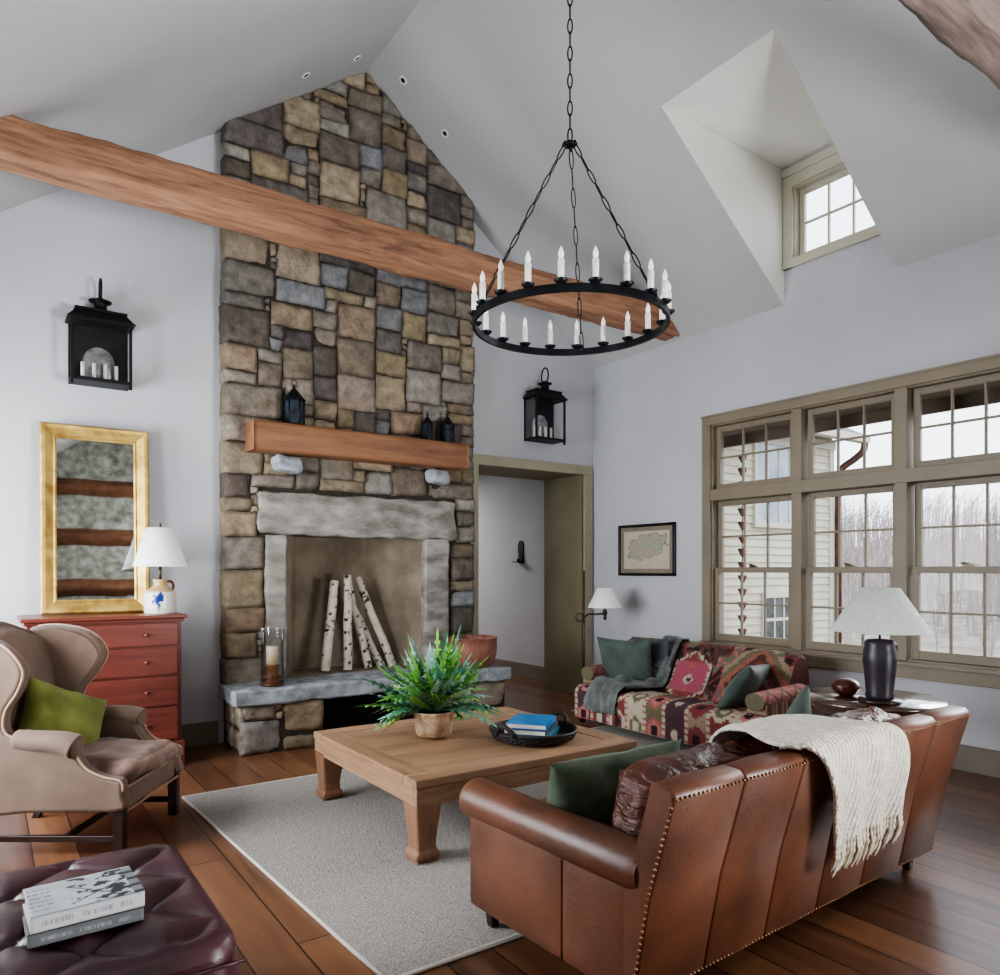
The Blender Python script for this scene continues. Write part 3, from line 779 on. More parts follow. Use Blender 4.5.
# ------------------------------------------------------------------ wall lanterns
def wall_lantern(x, label):
    W, D = .375, .195
    t = thing('wall_lantern', label, 'wall lantern', (x, YB, 2.655), group='black wall lanterns on the fireplace wall')
    t.scale = (1, 1, 1.07)
    mb = MB(); mb.bb(-W/2, W/2, -.012, 0, 0, .42); mb.build('back_plate', M['iron'], t)
    rf = MB()
    rf.grid(lambda u, v: V((-.115+.23*u, -.0125-.035*sqrt(max(0, 1-(2*u-1)**2))*0-.0, .07+.0*v)), 1, 1)
    rf = MB()
    N = 18; pts = []
    for i in range(N+1):
        a = pi*i/N; pts.append((.1*cos(a), 0, .16+.1*sin(a)))
    pts += [(-.1, 0, .05), (.1, 0, .05)]
    rf.add([(p[0], -.02-.012*(1-((p[0]/.1)**2)), p[2]) for p in pts]+[(0, -.045, .13)], [(i, (i+1) % len(pts), len(pts)) for i in range(len(pts))], True)
    rf.build('reflector', M['convex'], t)
    mb = MB()
    for sx in (-1, 1):
        mb.bb(sx*(W/2-.007)-.009, sx*(W/2-.007)+.009, -D-.009, -D+.009, -.03, .40)
        mb.bb(sx*(W/2-.007)-.007, sx*(W/2-.007)+.007, -.014, 0, 0, .40)
        mb.bb(sx*(W/2-.007)-.008, sx*(W/2-.007)+.008, -D, 0, .0, .02); mb.bb(sx*(W/2-.007)-.008, sx*(W/2-.007)+.008, -D, 0, .385, .405)
    mb.bb(-W/2, W/2, -D-.008, -D+.008, 0, .022); mb.bb(-W/2, W/2, -D-.008, -D+.008, .385, .405)
    mb.build('frame', M['iron'], t, bevel=.002)
    mb = MB(); mb.bb(-W/2+.005, W/2-.005, -D, -.01, .0, .012); mb.build('bottom_plate', M['iron'], t)
    mb = MB()
    mb.add([(-W/2-.02, -D-.02, .40), (W/2+.02, -D-.02, .40), (W/2+.02, 0, .40), (-W/2-.02, 0, .40), (-W/2+.035, -D+.02, .462), (W/2-.035, -D+.02, .462), (W/2-.035, 0, .462), (-W/2+.035, 0, .462)],
           [(3, 2, 1, 0), (4, 5, 6, 7), (0, 1, 5, 4), (1, 2, 6, 5), (2, 3, 7, 6), (3, 0, 4, 7)])
    mb.bb(-W/2-.022, W/2+.022, -D-.022, 0, .393, .405)
    mb.bb(-W/2+.025, W/2-.025, -D+.012, 0, .46, .475)
    mb.build('roof', M['iron'], t, bevel=.002)
    mb = MB(); cy = -D/2-.005
    mb.lathe((0, cy, .47), [(.07, 0), (.05, .015), (.042, .03), (.042, .06), (.072, .07), (.075, .076), (.03, .09), (.02, .1), (.0, .105)], 20)
    mb.build('chimney_cap', M['iron'], t)
    pts = [V((0, cy+.055*cos(a), .62+.075*sin(a))) for a in [pi*2*i/24 for i in range(24)]]
    MB().tube(pts, .0075, 8, closed=True).build('hanging_loop', M['iron'], t)
    g = MB(); g.poly([(-W/2+.01, -D, .02), (W/2-.01, -D, .02), (W/2-.01, -D, .39), (-W/2+.01, -D, .39)]); g.build('glass_pane', M['glass'], t)
    for sx in (-1, 1):
        g = MB(); g.poly([(sx*(W/2-.007), -D, .02), (sx*(W/2-.007), 0, .02), (sx*(W/2-.007), 0, .39), (sx*(W/2-.007), -D, .39)]); g.build('glass_pane', M['glass'], t)
    for k in range(4):
        cx = (-.105, -.035, .035, .105)[k]
        c = MB().lathe((cx, -.07, .012), [(.0, 0), (.0125, .0), (.0125, .13), (.0, .132)], 12).build('candle', M['candle'], t)
        MB().lathe((cx, -.07, .012), [(.0, .0), (.02, .0), (.02, .008), (.013, .012)], 12).build('candle_cup', M['iron'], c)
    return t
wall_lantern(.665, 'black wall lantern with four candles mounted above the gilt mirror')
wall_lantern(4.655, 'black wall lantern mounted above the olive doorway, right of chimney')
# hall candle sconce
t = thing('candle_sconce', 'small black arched candle sconce on the hall wall beyond doorway', 'wall sconce', (HX, 7.49, 1.44))
mb = MB(); pts = [(0, -.055, 0), (0, .055, 0)]+[(0, .055*cos(pi*i/10), .22+.06*sin(pi*i/10)) for i in range(11)]
mb.prism(pts, (-.012, 0, 0)); mb.build('back_plate', M['iron'], t)
mb = MB(); mb.box((-.05, 0, .012), (.1, .14, .012)); mb.tube([(-.05, 0, .01), (-.05, 0, .05)], .016, 10); mb.build('tray', M['iron'], t)
MB().tube([(-.05, 0, .05), (-.05, 0, .13)], .011, 10).build('candle', M['candle'], t)

# ------------------------------------------------------------------ things on mantel and hearth
def mantel_lantern(x, y, w, h, label, rz, loop=True):
    t = thing('table_lantern', label, 'lantern', (x, y, 2.488), rz, 'dark metal lanterns on the mantel shelf')
    n = 6
    P = lambda r, z, k: V((r*cos(2*pi*(k+.5)/n), r*sin(2*pi*(k+.5)/n), z))
    mb = MB(); bd = h*.52
    mb.prism([P(w*.55, 0, k) for k in range(n)], (0, 0, .012)); mb.prism([P(w*.55, bd, k) for k in range(n)], (0, 0, .01))
    for k in range(n): mb.tube([P(w*.5, .01, k), P(w*.5, bd, k)], .006, 6)
    mb.build('frame', M['iron'], t)
    mb = MB(); pk = V((0, 0, h*.84))
    for k in range(n): mb.add([P(w*.6, bd+.008, k), P(w*.6, bd+.008, k+1), pk], [(0, 1, 2)])
    mb.tube([(0, 0, h*.8), (0, 0, h*.88)], .008, 8)
    mb.build('roof', M['iron'], t)
    g = MB()
    for k in range(n):
        g.poly([P(w*.48, .012, k), P(w*.48, .012, k+1), P(w*.48, bd, k+1), P(w*.48, bd, k)])
    g.build('glass_pane', M['smoke'], t)
    pts = [V((.026*cos(a), 0, h*.9+.03*sin(a))) for a in [2*pi*i/16 for i in range(16)]]
    if not loop: pts = [V((.018*cos(a), 0, h*.9+.02*sin(a))) for a in [2*pi*i/16 for i in range(16)]]
    MB().tube(pts, .0035, 6, closed=True).build('ring_handle', M['iron'], t)
    return t
M['smoke'] = pm('smoky_lantern_glass', (24, 30, 38), (52, 64, 78), sc=12, rough=.12)
mantel_lantern(2.0, 5.70, .155, .37, 'largest dark lantern with glass sides at left end of mantel', .2)
mantel_lantern(3.2, 5.70, .098, .27, 'slim dark lantern on the mantel, just left of its blacker twin', .5, False)
mantel_lantern(3.405, 5.70, .115, .30, 'black closed lantern nearest the right end of the mantel', .1, False)
# hurricane candle
t = thing('hurricane_candle', 'glass hurricane candle holder on turned wood base at hearth left end', 'candle holder', (1.785, 5.57, .478))
MB().lathe((0, 0, 0), [(0, 0), (.085, 0), (.085, .015), (.06, .025), (.045, .04), (.07, .06), (.072, .07), (.045, .085), (.04, .1), (.055, .115), (.05, .13), (.06, .145), (.06, .155), (0, .156)], 24).build('base', M['turned'], t)
MB().lathe((0, 0, 0), [(0, .156), (.044, .156), (.044, .29), (.04, .295), (0, .293)], 20).build('candle', M['wax'], t)
MB().lathe((0, 0, 0), [(.085, .0), (.086, .12), (.082, .25), (.09, .43)], 28).build('glass_shade', M['hglass'], t)
# copper pot
t = thing('copper_pot', 'hammered copper cauldron pot standing at right end of hearth slab', 'pot', (3.615, 5.615, .478))
MB().lathe((0, 0, 0), [(0, .003), (.15, .0), (.18, .01), (.205, .06), (.222, .12), (.226, .18), (.224, .255), (.23, .262), (.222, .264), (.214, .24), (.21, .13), (.17, .03), (0, .02)], 40).build('bowl', M['copper'], t)
pts = [V((.226*cos(2*pi*i/40), .226*sin(2*pi*i/40), .26)) for i in range(40)]
MB().tube(pts, .008, 6, closed=True).build('rim', M['copper'], t)
# birch logs
def birch(a, b, r, label, sd):
    a, b = V(a), V(b); n = 60; t = (b-a).normalized(); u = t.orthogonal().normalized(); w = t.cross(u); m = 20
    cream, dk, br = lin((214, 204, 190)), lin((40, 34, 30)), lin((150, 128, 108))
    rnd = random.Random(sd); mk = [(rnd.random(), rnd.random(), rnd.uniform(.006, .02), rnd.uniform(.05, .22)) for _ in range(44)]
    def fn(x, v):
        p = a.lerp(b, v)+u*.012*nz(v*2.2+sd, 1)+w*.012*nz(v*2.2+sd, 7)
        R = r*(1-.12*v+.06*nz(v*5+sd, 3)); an = 2*pi*x
        return p-a+(u*cos(an)+w*sin(an))*R
    def col(x, v):
        c = mixc(cream, br, max(0, nz(v*6+sd, x*3)))
        for (mx, mv, hh, ww) in mk:
            dx = abs((x-mx+.5) % 1-.5)
            if dx < ww/2 and abs(v-mv) < hh*(1-(2*dx/ww)**2)+.002: c = dk
        return c
    mb = MB(); mb.grid(fn, m, n, col=col, cu=True)
    o = len(mb.v); 
    e = [i*(n+1)+n for i in range(m)]; s_ = [i*(n+1) for i in range(m)]
    ec = lin((190, 160, 120))
    mb.add([mb.v[i] for i in e], [tuple(range(m))], False, [ec]*m); mb.add([mb.v[i] for i in s_], [tuple(range(m))[::-1]], False, [ec]*m)
    ob = mb.build('birch_log', M['birch']); ob.location = a; tag(ob, label, 'log', 'birch logs leaning in the firebox')
Z0 = .485
birch((2.385, 6.02, Z0), (2.50, 6.10, 1.255), .042, 'birch log farthest left in the firebox, leaning right', 1)
birch((2.575, 5.99, Z0), (2.605, 6.06, 1.305), .038, 'upright birch log second from left, tallest of the firebox logs', 2)
birch((2.79, 6.03, Z0), (2.655, 6.17, 1.24), .036, 'birch log third from left in firebox, just right of upright log', 3)
birch((2.93, 6.06, Z0), (2.72, 6.255, 1.05), .036, 'birch log fourth from left in firebox, shortest of the five', 4)
birch((3.02, 6.02, Z0), (2.745, 6.165, 1.285), .037, 'birch log farthest right in the firebox, leaning left', 5)

# ------------------------------------------------------------------ dresser, mirror, lamp
DX0, DX1, DY, DZT = .19, 1.135, 5.42, 1.045
t = thing('dresser', 'cherry red four drawer wooden dresser standing against the back wall', 'dresser', (.66, 5.68, 0))
mb = MB(); mb.bb(DX0+.02, DX1-.02, DY+.03, YB-.03, .12, 1.01); mb.build('body', M['cherry'], t, world=True, bevel=.003)
mb = MB(); mb.bb(DX0-.015, DX1+.015, DY-.01, YB-.02, 1.02, 1.045); mb.bb(DX0+.003, DX1-.003, DY+.012, YB-.025, 1.0, 1.02); mb.build('top', M['cherry'], t, world=True, bevel=.007, seg=3)
mb = MB(); mb.bb(DX0, DX1, DY+.012, YB-.025, .1, .17)
for (x0, x1) in ((DX0, DX0+.12), (DX1-.12, DX1)):
    mb.bb(x0, x1, DY+.012, DY+.05, 0, .1); mb.bb(x0 if x0 == DX0 else x1-.04, x0+.04 if x0 == DX0 else x1, DY+.012, YB-.03, 0, .1)
mb.build('bracket_base', M['cherry'], t, world=True, bevel=.006)
for z0, z1 in ((.835, .99), (.635, .82), (.425, .62), (.19, .41)):
    d = MB(); d.bb(DX0+.045, DX1-.045, DY+.012, DY+.04, z0, z1); d = d.build('drawer', M['cherry'], t, world=True, bevel=.006, seg=3)
    for x in (.43, .89):
        k = MB(); k.lathe((x, DY+.014, (z0+z1)/2), [(0, .03), (.013, .028), (.016, .02), (.009, .012), (.008, .0)], 14, axis=RX_(pi/2)); k.build('knob', M['cherry'], d, world=True)
# mirror leaning on the wall
t = thing('mirror', 'tall antique mirror in gilt frame leaning on the wall atop the dresser', 'mirror', (.64, 5.84, 1.047))
H_, W_, FW = 1.31, .675, .098
A = RX_(radians(-3.2))
mb = MB()
prof = [(0, 0), (.0, -.035), (.012, -.05), (.03, -.047), (FW-.02, -.018), (FW-.01, -.022), (FW, -.016), (FW, 0)]
def frame_ring(off, y):
    x, z0, z1 = W_/2-off, off, H_-off
    return [A @ V(p) for p in ((-x, y, z0), (x, y, z0), (x, y, z1), (-x, y, z1))]
vs = []; fs = []
for o_, y in prof: vs += frame_ring(o_, y)
for i in range(len(prof)-1):
    for k in range(4):
        l = (k+1) % 4; fs.append((i*4+k, i*4+l, (i+1)*4+l, (i+1)*4+k))
mb.add(vs, fs); mb.build('gilt_frame', M['gold'], t)
mb = MB(); mb.poly([A @ V(p) for p in ((-W_/2+FW-.005, -.01, FW-.005), (W_/2-FW+.005, -.01, FW-.005), (W_/2-FW+.005, -.01, H_-FW+.005), (-W_/2+FW-.005, -.01, H_-FW+.005))]); mb.build('mirror_glass', M['mirror'], t)
mb = MB(); mb.poly([A @ V(p) for p in ((-W_/2+.004, .0, 0.004), (W_/2-.004, .0, .004), (W_/2-.004, .0, H_-.004), (-W_/2+.004, .0, H_-.004))]); mb.build('backing', M['mahog'], t)
# dresser lamp
t = thing('table_lamp', 'white stoneware jug lamp with blue bird motif on the red dresser', 'lamp', (1.01, 5.62, 1.045))
cw, cb, ct = lin((222, 218, 210)), lin((28, 52, 128)), lin((188, 152, 110))
def jcol(a, z, r):
    d = (a-radians(255)+pi) % (2*pi)-pi
    u, v = d*.105, z-.085
    if z > .17: return ct
    if abs(z-.162) < .012 and abs(d) < 1.2: return ct
    if (u-.012)**2/.0006+(v-.03)**2/.0011 < 1 or (abs(u+.01+v*.4) < .012 and -.03 < v < .05) or ((u+.03)**2+(v-.0)**2 < .00025): return cb
    if abs(u) < .004 and -.07 < v < -.02: return lin((120, 140, 150))
    return cw
pr = [(0, 0), (.1, 0), (.104, .01), (.104, .06)]+[(.104, .06+.01*i) for i in range(1, 8)]+[(.1, .145), (.09, .16), (.07, .175), (.05, .19), (.042, .205), (.045, .225), (.05, .235), (.04, .24), (0, .24)]
MB().lathe((0, 0, 0), pr, 64, col=jcol).build('jug', M['jug'], t)
pts = [V((.045, 0, .225)), V((.085, 0, .222)), V((.1, 0, .19)), V((.09, 0, .155))]
mb = MB(); mb.tube([RZ(.35) @ p for p in catmull(pts, 5)], .009, 8); mb.build('jug_handle', M['turned'], t)
MB().tube([(0, 0, .24), (0, 0, .34)], .01, 10).build('socket', M['bronze'], t)
MB().lathe((0, 0, 0), [(.178, .33), (.089, .60), (.086, .60), (.175, .332)], 40).build('lamp_shade', M['shade'], t)
mb = MB(); mb.tube([(0, 0, .34), (0, 0, .615)], .003, 6); mb.lathe((0, 0, .61), [(0, .03), (.008, .02), (.006, .01), (.01, 0), (0, 0)], 10)
for k in range(3): mb.tube([(0, 0, .595), (.087*cos(k*2.1), .087*sin(k*2.1), .595)], .0025, 5)
mb.build('finial', M['bronze'], t)

# ------------------------------------------------------------------ rug, coffee table
o = MB().hexa([(.955, 4.64, .001), (1.075, 2.18, .001), (4.42, 2.18, .001), (4.42, 4.66, .001)][::-1], [(.955, 4.64, .012), (1.075, 2.18, .012), (4.42, 2.18, .012), (4.42, 4.66, .012)][::-1])
rg = thing('area_rug', 'large pale grey woven area rug under the coffee table', 'rug', (2.7, 3.4, 0))
o.build('rug_field', M['rug'], rg, world=True, bevel=.004)
mb = MB(); cs = [V((.955, 4.64, .008)), V((1.075, 2.18, .008)), V((4.42, 2.18, .008)), V((4.42, 4.66, .008))]
mb.tube([cs[i].lerp(cs[(i+1) % 4], k/10) for i in range(4) for k in range(10)], .008, 8, closed=True); mb.build('binding', M['rugedge'], rg, world=True)

t = thing('coffee_table', 'low square elm wood coffee table with hoof feet in room centre', 'coffee table', (2.29, 3.57, .012))
x0, x1, y0, y1 = 1.59, 2.985, 2.935, 4.2; zt = .398
mb = MB(); fw = .13
mb.bb(x0+fw, x1-fw, y0+fw, y1-fw, zt-.03, zt-.003)
for i in range(1, 6):
    pass
mb.build('top_panel', M['table'], t, world=True, bevel=.002)
for a_ in ((y0, y0+fw-.002), (y1-fw+.002, y1)):
    mb = MB(); mb.bb(x0, x1, *a_, zt-.04, zt); mb.build('top_rail', M['table'], t, world=True, bevel=.006)
for a_ in ((x0, x0+fw-.002), (x1-fw+.002, x1)):
    mb = MB(); mb.bb(*a_, y0+fw, y1-fw, zt-.04, zt); mb.build('top_rail', M['tableY'], t, world=True, bevel=.006)
for a_ in ((y0+.006, y0+.04), (y1-.04, y1-.006)):
    mb = MB(); mb.bb(x0+.006, x1-.006, *a_, zt-.125, zt-.041); mb.build('apron', M['table'], t, world=True, bevel=.004)
for a_ in ((x0+.006, x0+.04), (x1-.04, x1-.006)):
    mb = MB(); mb.bb(*a_, y0+.04, y1-.04, zt-.125, zt-.041); mb.build('apron', M['tableY'], t, world=True, bevel=.004)
for sx in (0, 1):
    for sy in (0, 1):
        cx, cy = (x1, x0)[sx == 0], (y1, y0)[sy == 0]; dx, dy = (-1, 1)[sx == 0], (-1, 1)[sy == 0]
        mb = MB(); prof = [(.275, .005, .145), (.24, .006, .138), (.19, .010, .132), (.14, .015, .125), (.09, .02, .12), (.055, .019, .122), (.04, .010, .132), (.025, .006, .137), (.012, .010, .13), (.0, .025, .115)]
        rings = []
        for z, o1, o2 in prof:
            rings.append([V((cx+dx*a, cy+dy*b, z+.014)) for a, b in ((o1, o1), (o2, o1), (o2, o2), (o1, o2))])
        vs = [p for r_ in rings for p in r_]; fs = []
        for i in range(len(rings)-1):
            for k in range(4): l = (k+1) % 4; fs.append((i*4+k, (i+1)*4+k, (i+1)*4+l, i*4+l) if dx*dy > 0 else (i*4+l, (i+1)*4+l, (i+1)*4+k, i*4+k))
        fs.append((0, 1, 2, 3)); fs.append(tuple(len(vs)-4+k for k in range(4)))
        mb.add(vs, fs); mb.build('leg', M['tablez'], t, world=True, bevel=.012, seg=3)

# plant
t = thing('potted_fern', 'green blue-star fern in a pale bark pot on the coffee table', 'potted plant', (2.10, 3.665, .41))
mb = MB(); mb.lathe((0, 0, 0), [(0, .002), (.092, .0), (.1, .01), (.118, .13), (.12, .14), (.112, .14), (.108, .12), (0, .118)], 32); mb.build('pot', M['potp'], t)
MB().lathe((0, 0, 0), [(0, .125), (.11, .12)], 24).build('soil', M['soil'], t)
rnd = random.Random(4); mb = MB()
def frond(az, L, lift, droop, w, colr):
    d = V((cos(az), sin(az), 0)); sd = V((-sin(az), cos(az), 0)); n = 16; ctr = []
    tw = rnd.uniform(-.6, .6); bend = rnd.uniform(-.2, .2)
    for i in range(n+1):
        s_ = i/n; ctr.append(d*(.02+L*.88*s_)+sd*bend*s_*s_*L+V((0, 0, max(.045, .135+lift*s_-droop*s_*s_))))
    up = V((0, 0, 1)); sv = (sd*cos(tw)+up*sin(tw)).normalized(); jt = rnd.uniform(.85, 1.15)
    for i in range(n):
        s_ = i/n; f = (ctr[i+1]-ctr[i]).normalized(); h = .0045*(1 if s_ < .3 else 1.6)
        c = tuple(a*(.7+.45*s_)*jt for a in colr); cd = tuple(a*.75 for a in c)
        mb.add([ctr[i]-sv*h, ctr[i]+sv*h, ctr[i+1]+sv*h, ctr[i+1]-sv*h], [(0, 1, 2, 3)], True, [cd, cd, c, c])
        if s_ > .22 and i % 2 == 0:
            env = sin(pi*min(1, .2+(s_-.2)*.95))**.7
            for sg in (-1, 1):
                ll = w*1.35*env*rnd.uniform(.8, 1.15); b = ctr[i]; o = (sv*sg*.8+f*.75).normalized(); q = f*.015
                dz = V((0, 0, -.25*ll+.1*ll*rnd.random()))
                p1 = b+o*ll*.5+V((0, 0, .12*ll)); p2 = b+o*ll+dz
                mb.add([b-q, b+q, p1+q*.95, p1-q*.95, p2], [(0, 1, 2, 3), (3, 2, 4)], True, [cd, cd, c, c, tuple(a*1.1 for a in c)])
    p = ctr[n]; f = (ctr[n]-ctr[n-1]).normalized()
    mb.add([p-sv*.009, p+sv*.009, p+f*.05], [(0, 1, 2)], True, [c, c, c])
greens = [lin(c) for c in ((92, 146, 112), (74, 130, 96), (146, 186, 168), (116, 166, 140), (172, 204, 190), (120, 180, 80), (62, 114, 78), (142, 184, 170))]
for k in range(190):
    az = rnd.uniform(0, 2*pi); el = rnd.random()
    L = rnd.uniform(.25, .42); lift = lerp(.06, .46, el**.9)*L/.4; droop = rnd.uniform(.02, .24)*(1.1-el)
    if el > .75: L *= .68
    if abs((az+2.09+pi) % (2*pi)-pi) < .9 and el < .5: lift += .1; droop *= .25; L *= .75
    frond(az, L*(1.15-.6*el), lift, droop, rnd.uniform(.028, .05), rnd.choice(greens if rnd.random() < .8 else greens[5:6]))
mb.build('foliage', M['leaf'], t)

# tray and books
TX, TY = 2.535, 3.30
t = thing('wicker_tray', 'round black wicker tray with handles on the coffee table', 'tray', (TX, TY, .411))
MB().lathe((0, 0, 0), [(0, .002), (.215, .0), (.222, .006), (.0, .008)], 40).build('tray_floor', M['wicker'], t)
mb = MB()
for k in range(4):
    z = .007+.010*k; R_ = .222+.005*k
    mb.tube([V(((R_+.004*sin(i*pi/2+k*pi))*cos(2*pi*i/120), (R_+.004*sin(i*pi/2+k*pi))*sin(2*pi*i/120), z)) for i in range(120)], .0065, 6, closed=True)
for i in range(60):
    a = 2*pi*i/60; mb.tube([(.224*cos(a), .224*sin(a), .002), (.244*cos(a), .244*sin(a), .045)], .0045, 5)
mb.tube([V((.243*cos(2*pi*i/60), .243*sin(2*pi*i/60), .046)) for i in range(60)], .008, 6, closed=True)
mb.build('woven_rim', M['wicker'], t)
for a0 in (.25, .25+pi):
    pts = []
    for i in range(9):
        s_ = i/8; a = a0+(s_-.5)*.55; R_ = .243+.02*sin(pi*s_); pts.append((R_*cos(a), R_*sin(a), .044+.055*sin(pi*s_)))
    mb = MB(); mb.tube(pts, .013, 8); mb.build('handle', M['wicker'], t)
def book(name, label, loc, rz, w, d, h, cover, group, spine=True):
    t = thing(name, label, 'book', loc, rz, group)
    mb = MB(); mb.bb(-w/2, w/2, -d/2, d/2, 0, .0035); mb.bb(-w/2, w/2, -d/2, d/2, h-.0035, h); mb.bb(-w/2, w/2, -d/2, -d/2+.004, 0, h)
    c = mb.build('cover', cover, t, bevel=.0012)
    mb = MB(); mb.bb(-w/2+.005, w/2-.005, -d/2+.004, d/2-.006, .0035, h-.0035); mb.build('pages', M['page'], t)
    return t, c
bz = .411+.008
book('book', 'teal covered book at the bottom of the tray stack', (TX-.01, TY-.01, bz+.001), .72, .31, .25, .03, M['teal'], 'books stacked in the wicker tray')
book('book', 'slate grey-blue book in the middle of the tray stack', (TX-.015, TY+.0, bz+.032), .66, .30, .24, .03, M['blue2'], 'books stacked in the wicker tray')
book('book', 'bright blue covered book on top of the tray stack', (TX-.01, TY+.005, bz+.063), .70, .29, .23, .028, M['blue1'], 'books stacked in the wicker tray')

# ------------------------------------------------------------------ leather sofa
LSX, LSY, LA = 1.527, 1.525, radians(2.4)
t = thing('leather_sofa', 'brown saddle leather sofa with nailhead trim, seen from behind', 'sofa', (LSX, LSY, 0), LA)
LW_ = 1.97; PN = 6
mb = MB()
def backsec(sx, inset=0.):
    return [(-.005+inset, .095), (-.07+inset, .42), (-.155+inset, .715), (-.155+inset, .735), (-.14, .752-inset), (-.085, .757-inset), (-.066-inset, .748-inset), (-.06-inset, .72), (.03-inset, .42), (.12-inset, .2), (.12-inset, .095)]
for k in range(PN):
    a, b = LW_*k/PN, LW_*(k+1)/PN; g = .006
    st = [(a+.0005, .010), (a+g*.5, .004), (a+g*1.6, .0), ((a+b)/2, -.004), (b-g*1.6, .0), (b-g*.5, .004), (b-.0005, .010)]
    vs = []; fs = []
    for (x, ins) in st:
        for (y, z) in backsec(x, ins): vs.append(V((x, y, z)))
    m = len(backsec(0))
    for i in range(len(st)-1):
        for q in range(m):
            l = (q+1) % m; fs.append((i*m+q, i*m+l, (i+1)*m+l, (i+1)*m+q))
    mb.add(vs, fs, True)
    mb.f.append(tuple(len(mb.v)-len(vs)+q for q in range(m))); mb.sm.append(False); mb.f.append(tuple(len(mb.v)-m+q for q in range(m))[::-1]); mb.sm.append(False)
mb.build('back', M['leather'], t)
mb = MB(); mb.soft((LW_/2, .44, .2), (LW_-.02, .76, .21), .02, 8); mb.build('seat_frame', M['leather'], t)
for sx in (0, 1):
    X = lambda x: x if sx == 0 else LW_-x
    mb = MB()
    for (ya, yb) in ((.012, .30), (.303, .815)):
        mb.soft((X(.075), (ya+yb)/2, .275), (.15, yb-ya, .36), .012, 8, .004)
    mb.build('side_panel', M['leather'], t)
    mb = MB(); n = 22; sec = []
    for k in range(20):
        an = 2*pi*k/20; sec.append((.08*cos(an), .076*sin(an)))
    ys_ = [(-.02, .9), (.02, 1), (.2, 1), (.4, .99), (.6, .99), (.8, 1.0), (.845, 1.01), (.86, 1.0), (.868, .93), (.87, .8), (.862, .7), (.864, .3), (.864, .01)]
    vs = []; fs = []
    for y, f in ys_:
        for (a, b) in sec: vs.append(V((X(.062+a*f), y, .472+b*f+.004*nz(y*6, a*20, b*20))))
    m = 20
    for i in range(len(ys_)-1):
        for q in range(m):
            l = (q+1) % m; fs.append((i*m+q, i*m+l, (i+1)*m+l, (i+1)*m+q))
    mb.add(vs, fs, True); mb.build('arm', M['leather'], t)
for k in range(3):
    w = (LW_-.30)/3; cx = .15+w*(k+.5)
    mb = MB(); mb.soft((cx, .50, .36), (w-.008, .66, .14), .045, 12, .02, .01, 7, seed=k); mb.build('seat_cushion', M['leather'], t)
    mb = MB(); mb.soft((cx, .145, .57), (w-.008, .175, .29), .04, 26, .022, .016, 14, R=RX_(radians(11)), seed=k*7.3)
    for sy_ in (-.07, .07):
        for sx_ in (-1, 1):
            q1 = [V((cx+sx_*(w/2-.012), .145, .57))+RX_(radians(11)) @ V((0, sy_, zz)) for zz in (-.13, -.05, .05, .125)]
            mb.tube(q1, .006, 6)
    mb.build('back_cushion', M['leatherd'], t, label='dark crinkled leather back cushion')
for (x, y) in ((.07, .76), (LW_-.07, .76), (.08, .07), (LW_-.08, .07)):
    mb = MB(); a, b = .026, .016
    mb.hexa([(x-b, y-b, .013 if y > .5 else .001), (x+b, y-b, .013 if y > .5 else .001), (x+b, y+b, .013 if y > .5 else .001), (x-b, y+b, .013 if y > .5 else .001)], [(x-a, y-a, .12), (x+a, y-a, .12), (x+a, y+a, .12), (x-a, y+a, .12)]); mb.build('leg', M['mahog'], t, bevel=.004)
mb = MB()
def nails(a, b, sp=.019, nrm=(0, -1, 0)):
    a, b = V(a), V(b); k = int((b-a).length/sp)
    for i in range(k+1): mb.ball(a.lerp(b, i/k), .005, 7, 4)
nails((.008, -.159, .725), (LW_-.008, -.159, .725)); nails((.01, -.006, .10), (LW_-.01, -.006, .10))
for x in (.0, LW_):
    nails((x, -.145, .70), (x, -.06, .42)); nails((x, -.06, .42), (x, -.0, .11))
mb.build('nail_trim', M['brass'], t)
MS = Matrix.Translation((LSX, LSY, 0)) @ Matrix.Rotation(LA, 4, 'Z')
# pillows on the leather sofa
def pillow(name, label, loc, w, h, th, rx, rz, mat, seed, group=None, ry=0, wr=.012):
    R = RZ(rz) @ RX_(rx) @ RY_(ry)
    o = MB().pillow((0, 0, 0), w, h, th, R, 20, seed, wr).build(name, mat, weld=True); o.location = loc
    # welt
    tag(o, label, 'pillow', group); return o
pillow('throw_pillow', 'moss green velvet pillow at the near end of the leather sofa', (1.885, 1.985, .52), .62, .37, .19, radians(16), radians(-3), M['greenp'], 3, ry=radians(-1), wr=.03)
pillow('throw_pillow', 'grey-green pillow peeking above the cream throw on leather sofa', (2.98, 1.98, .56), .42, .42, .13, radians(16), radians(25), M['tealp'], 9, ry=radians(40))

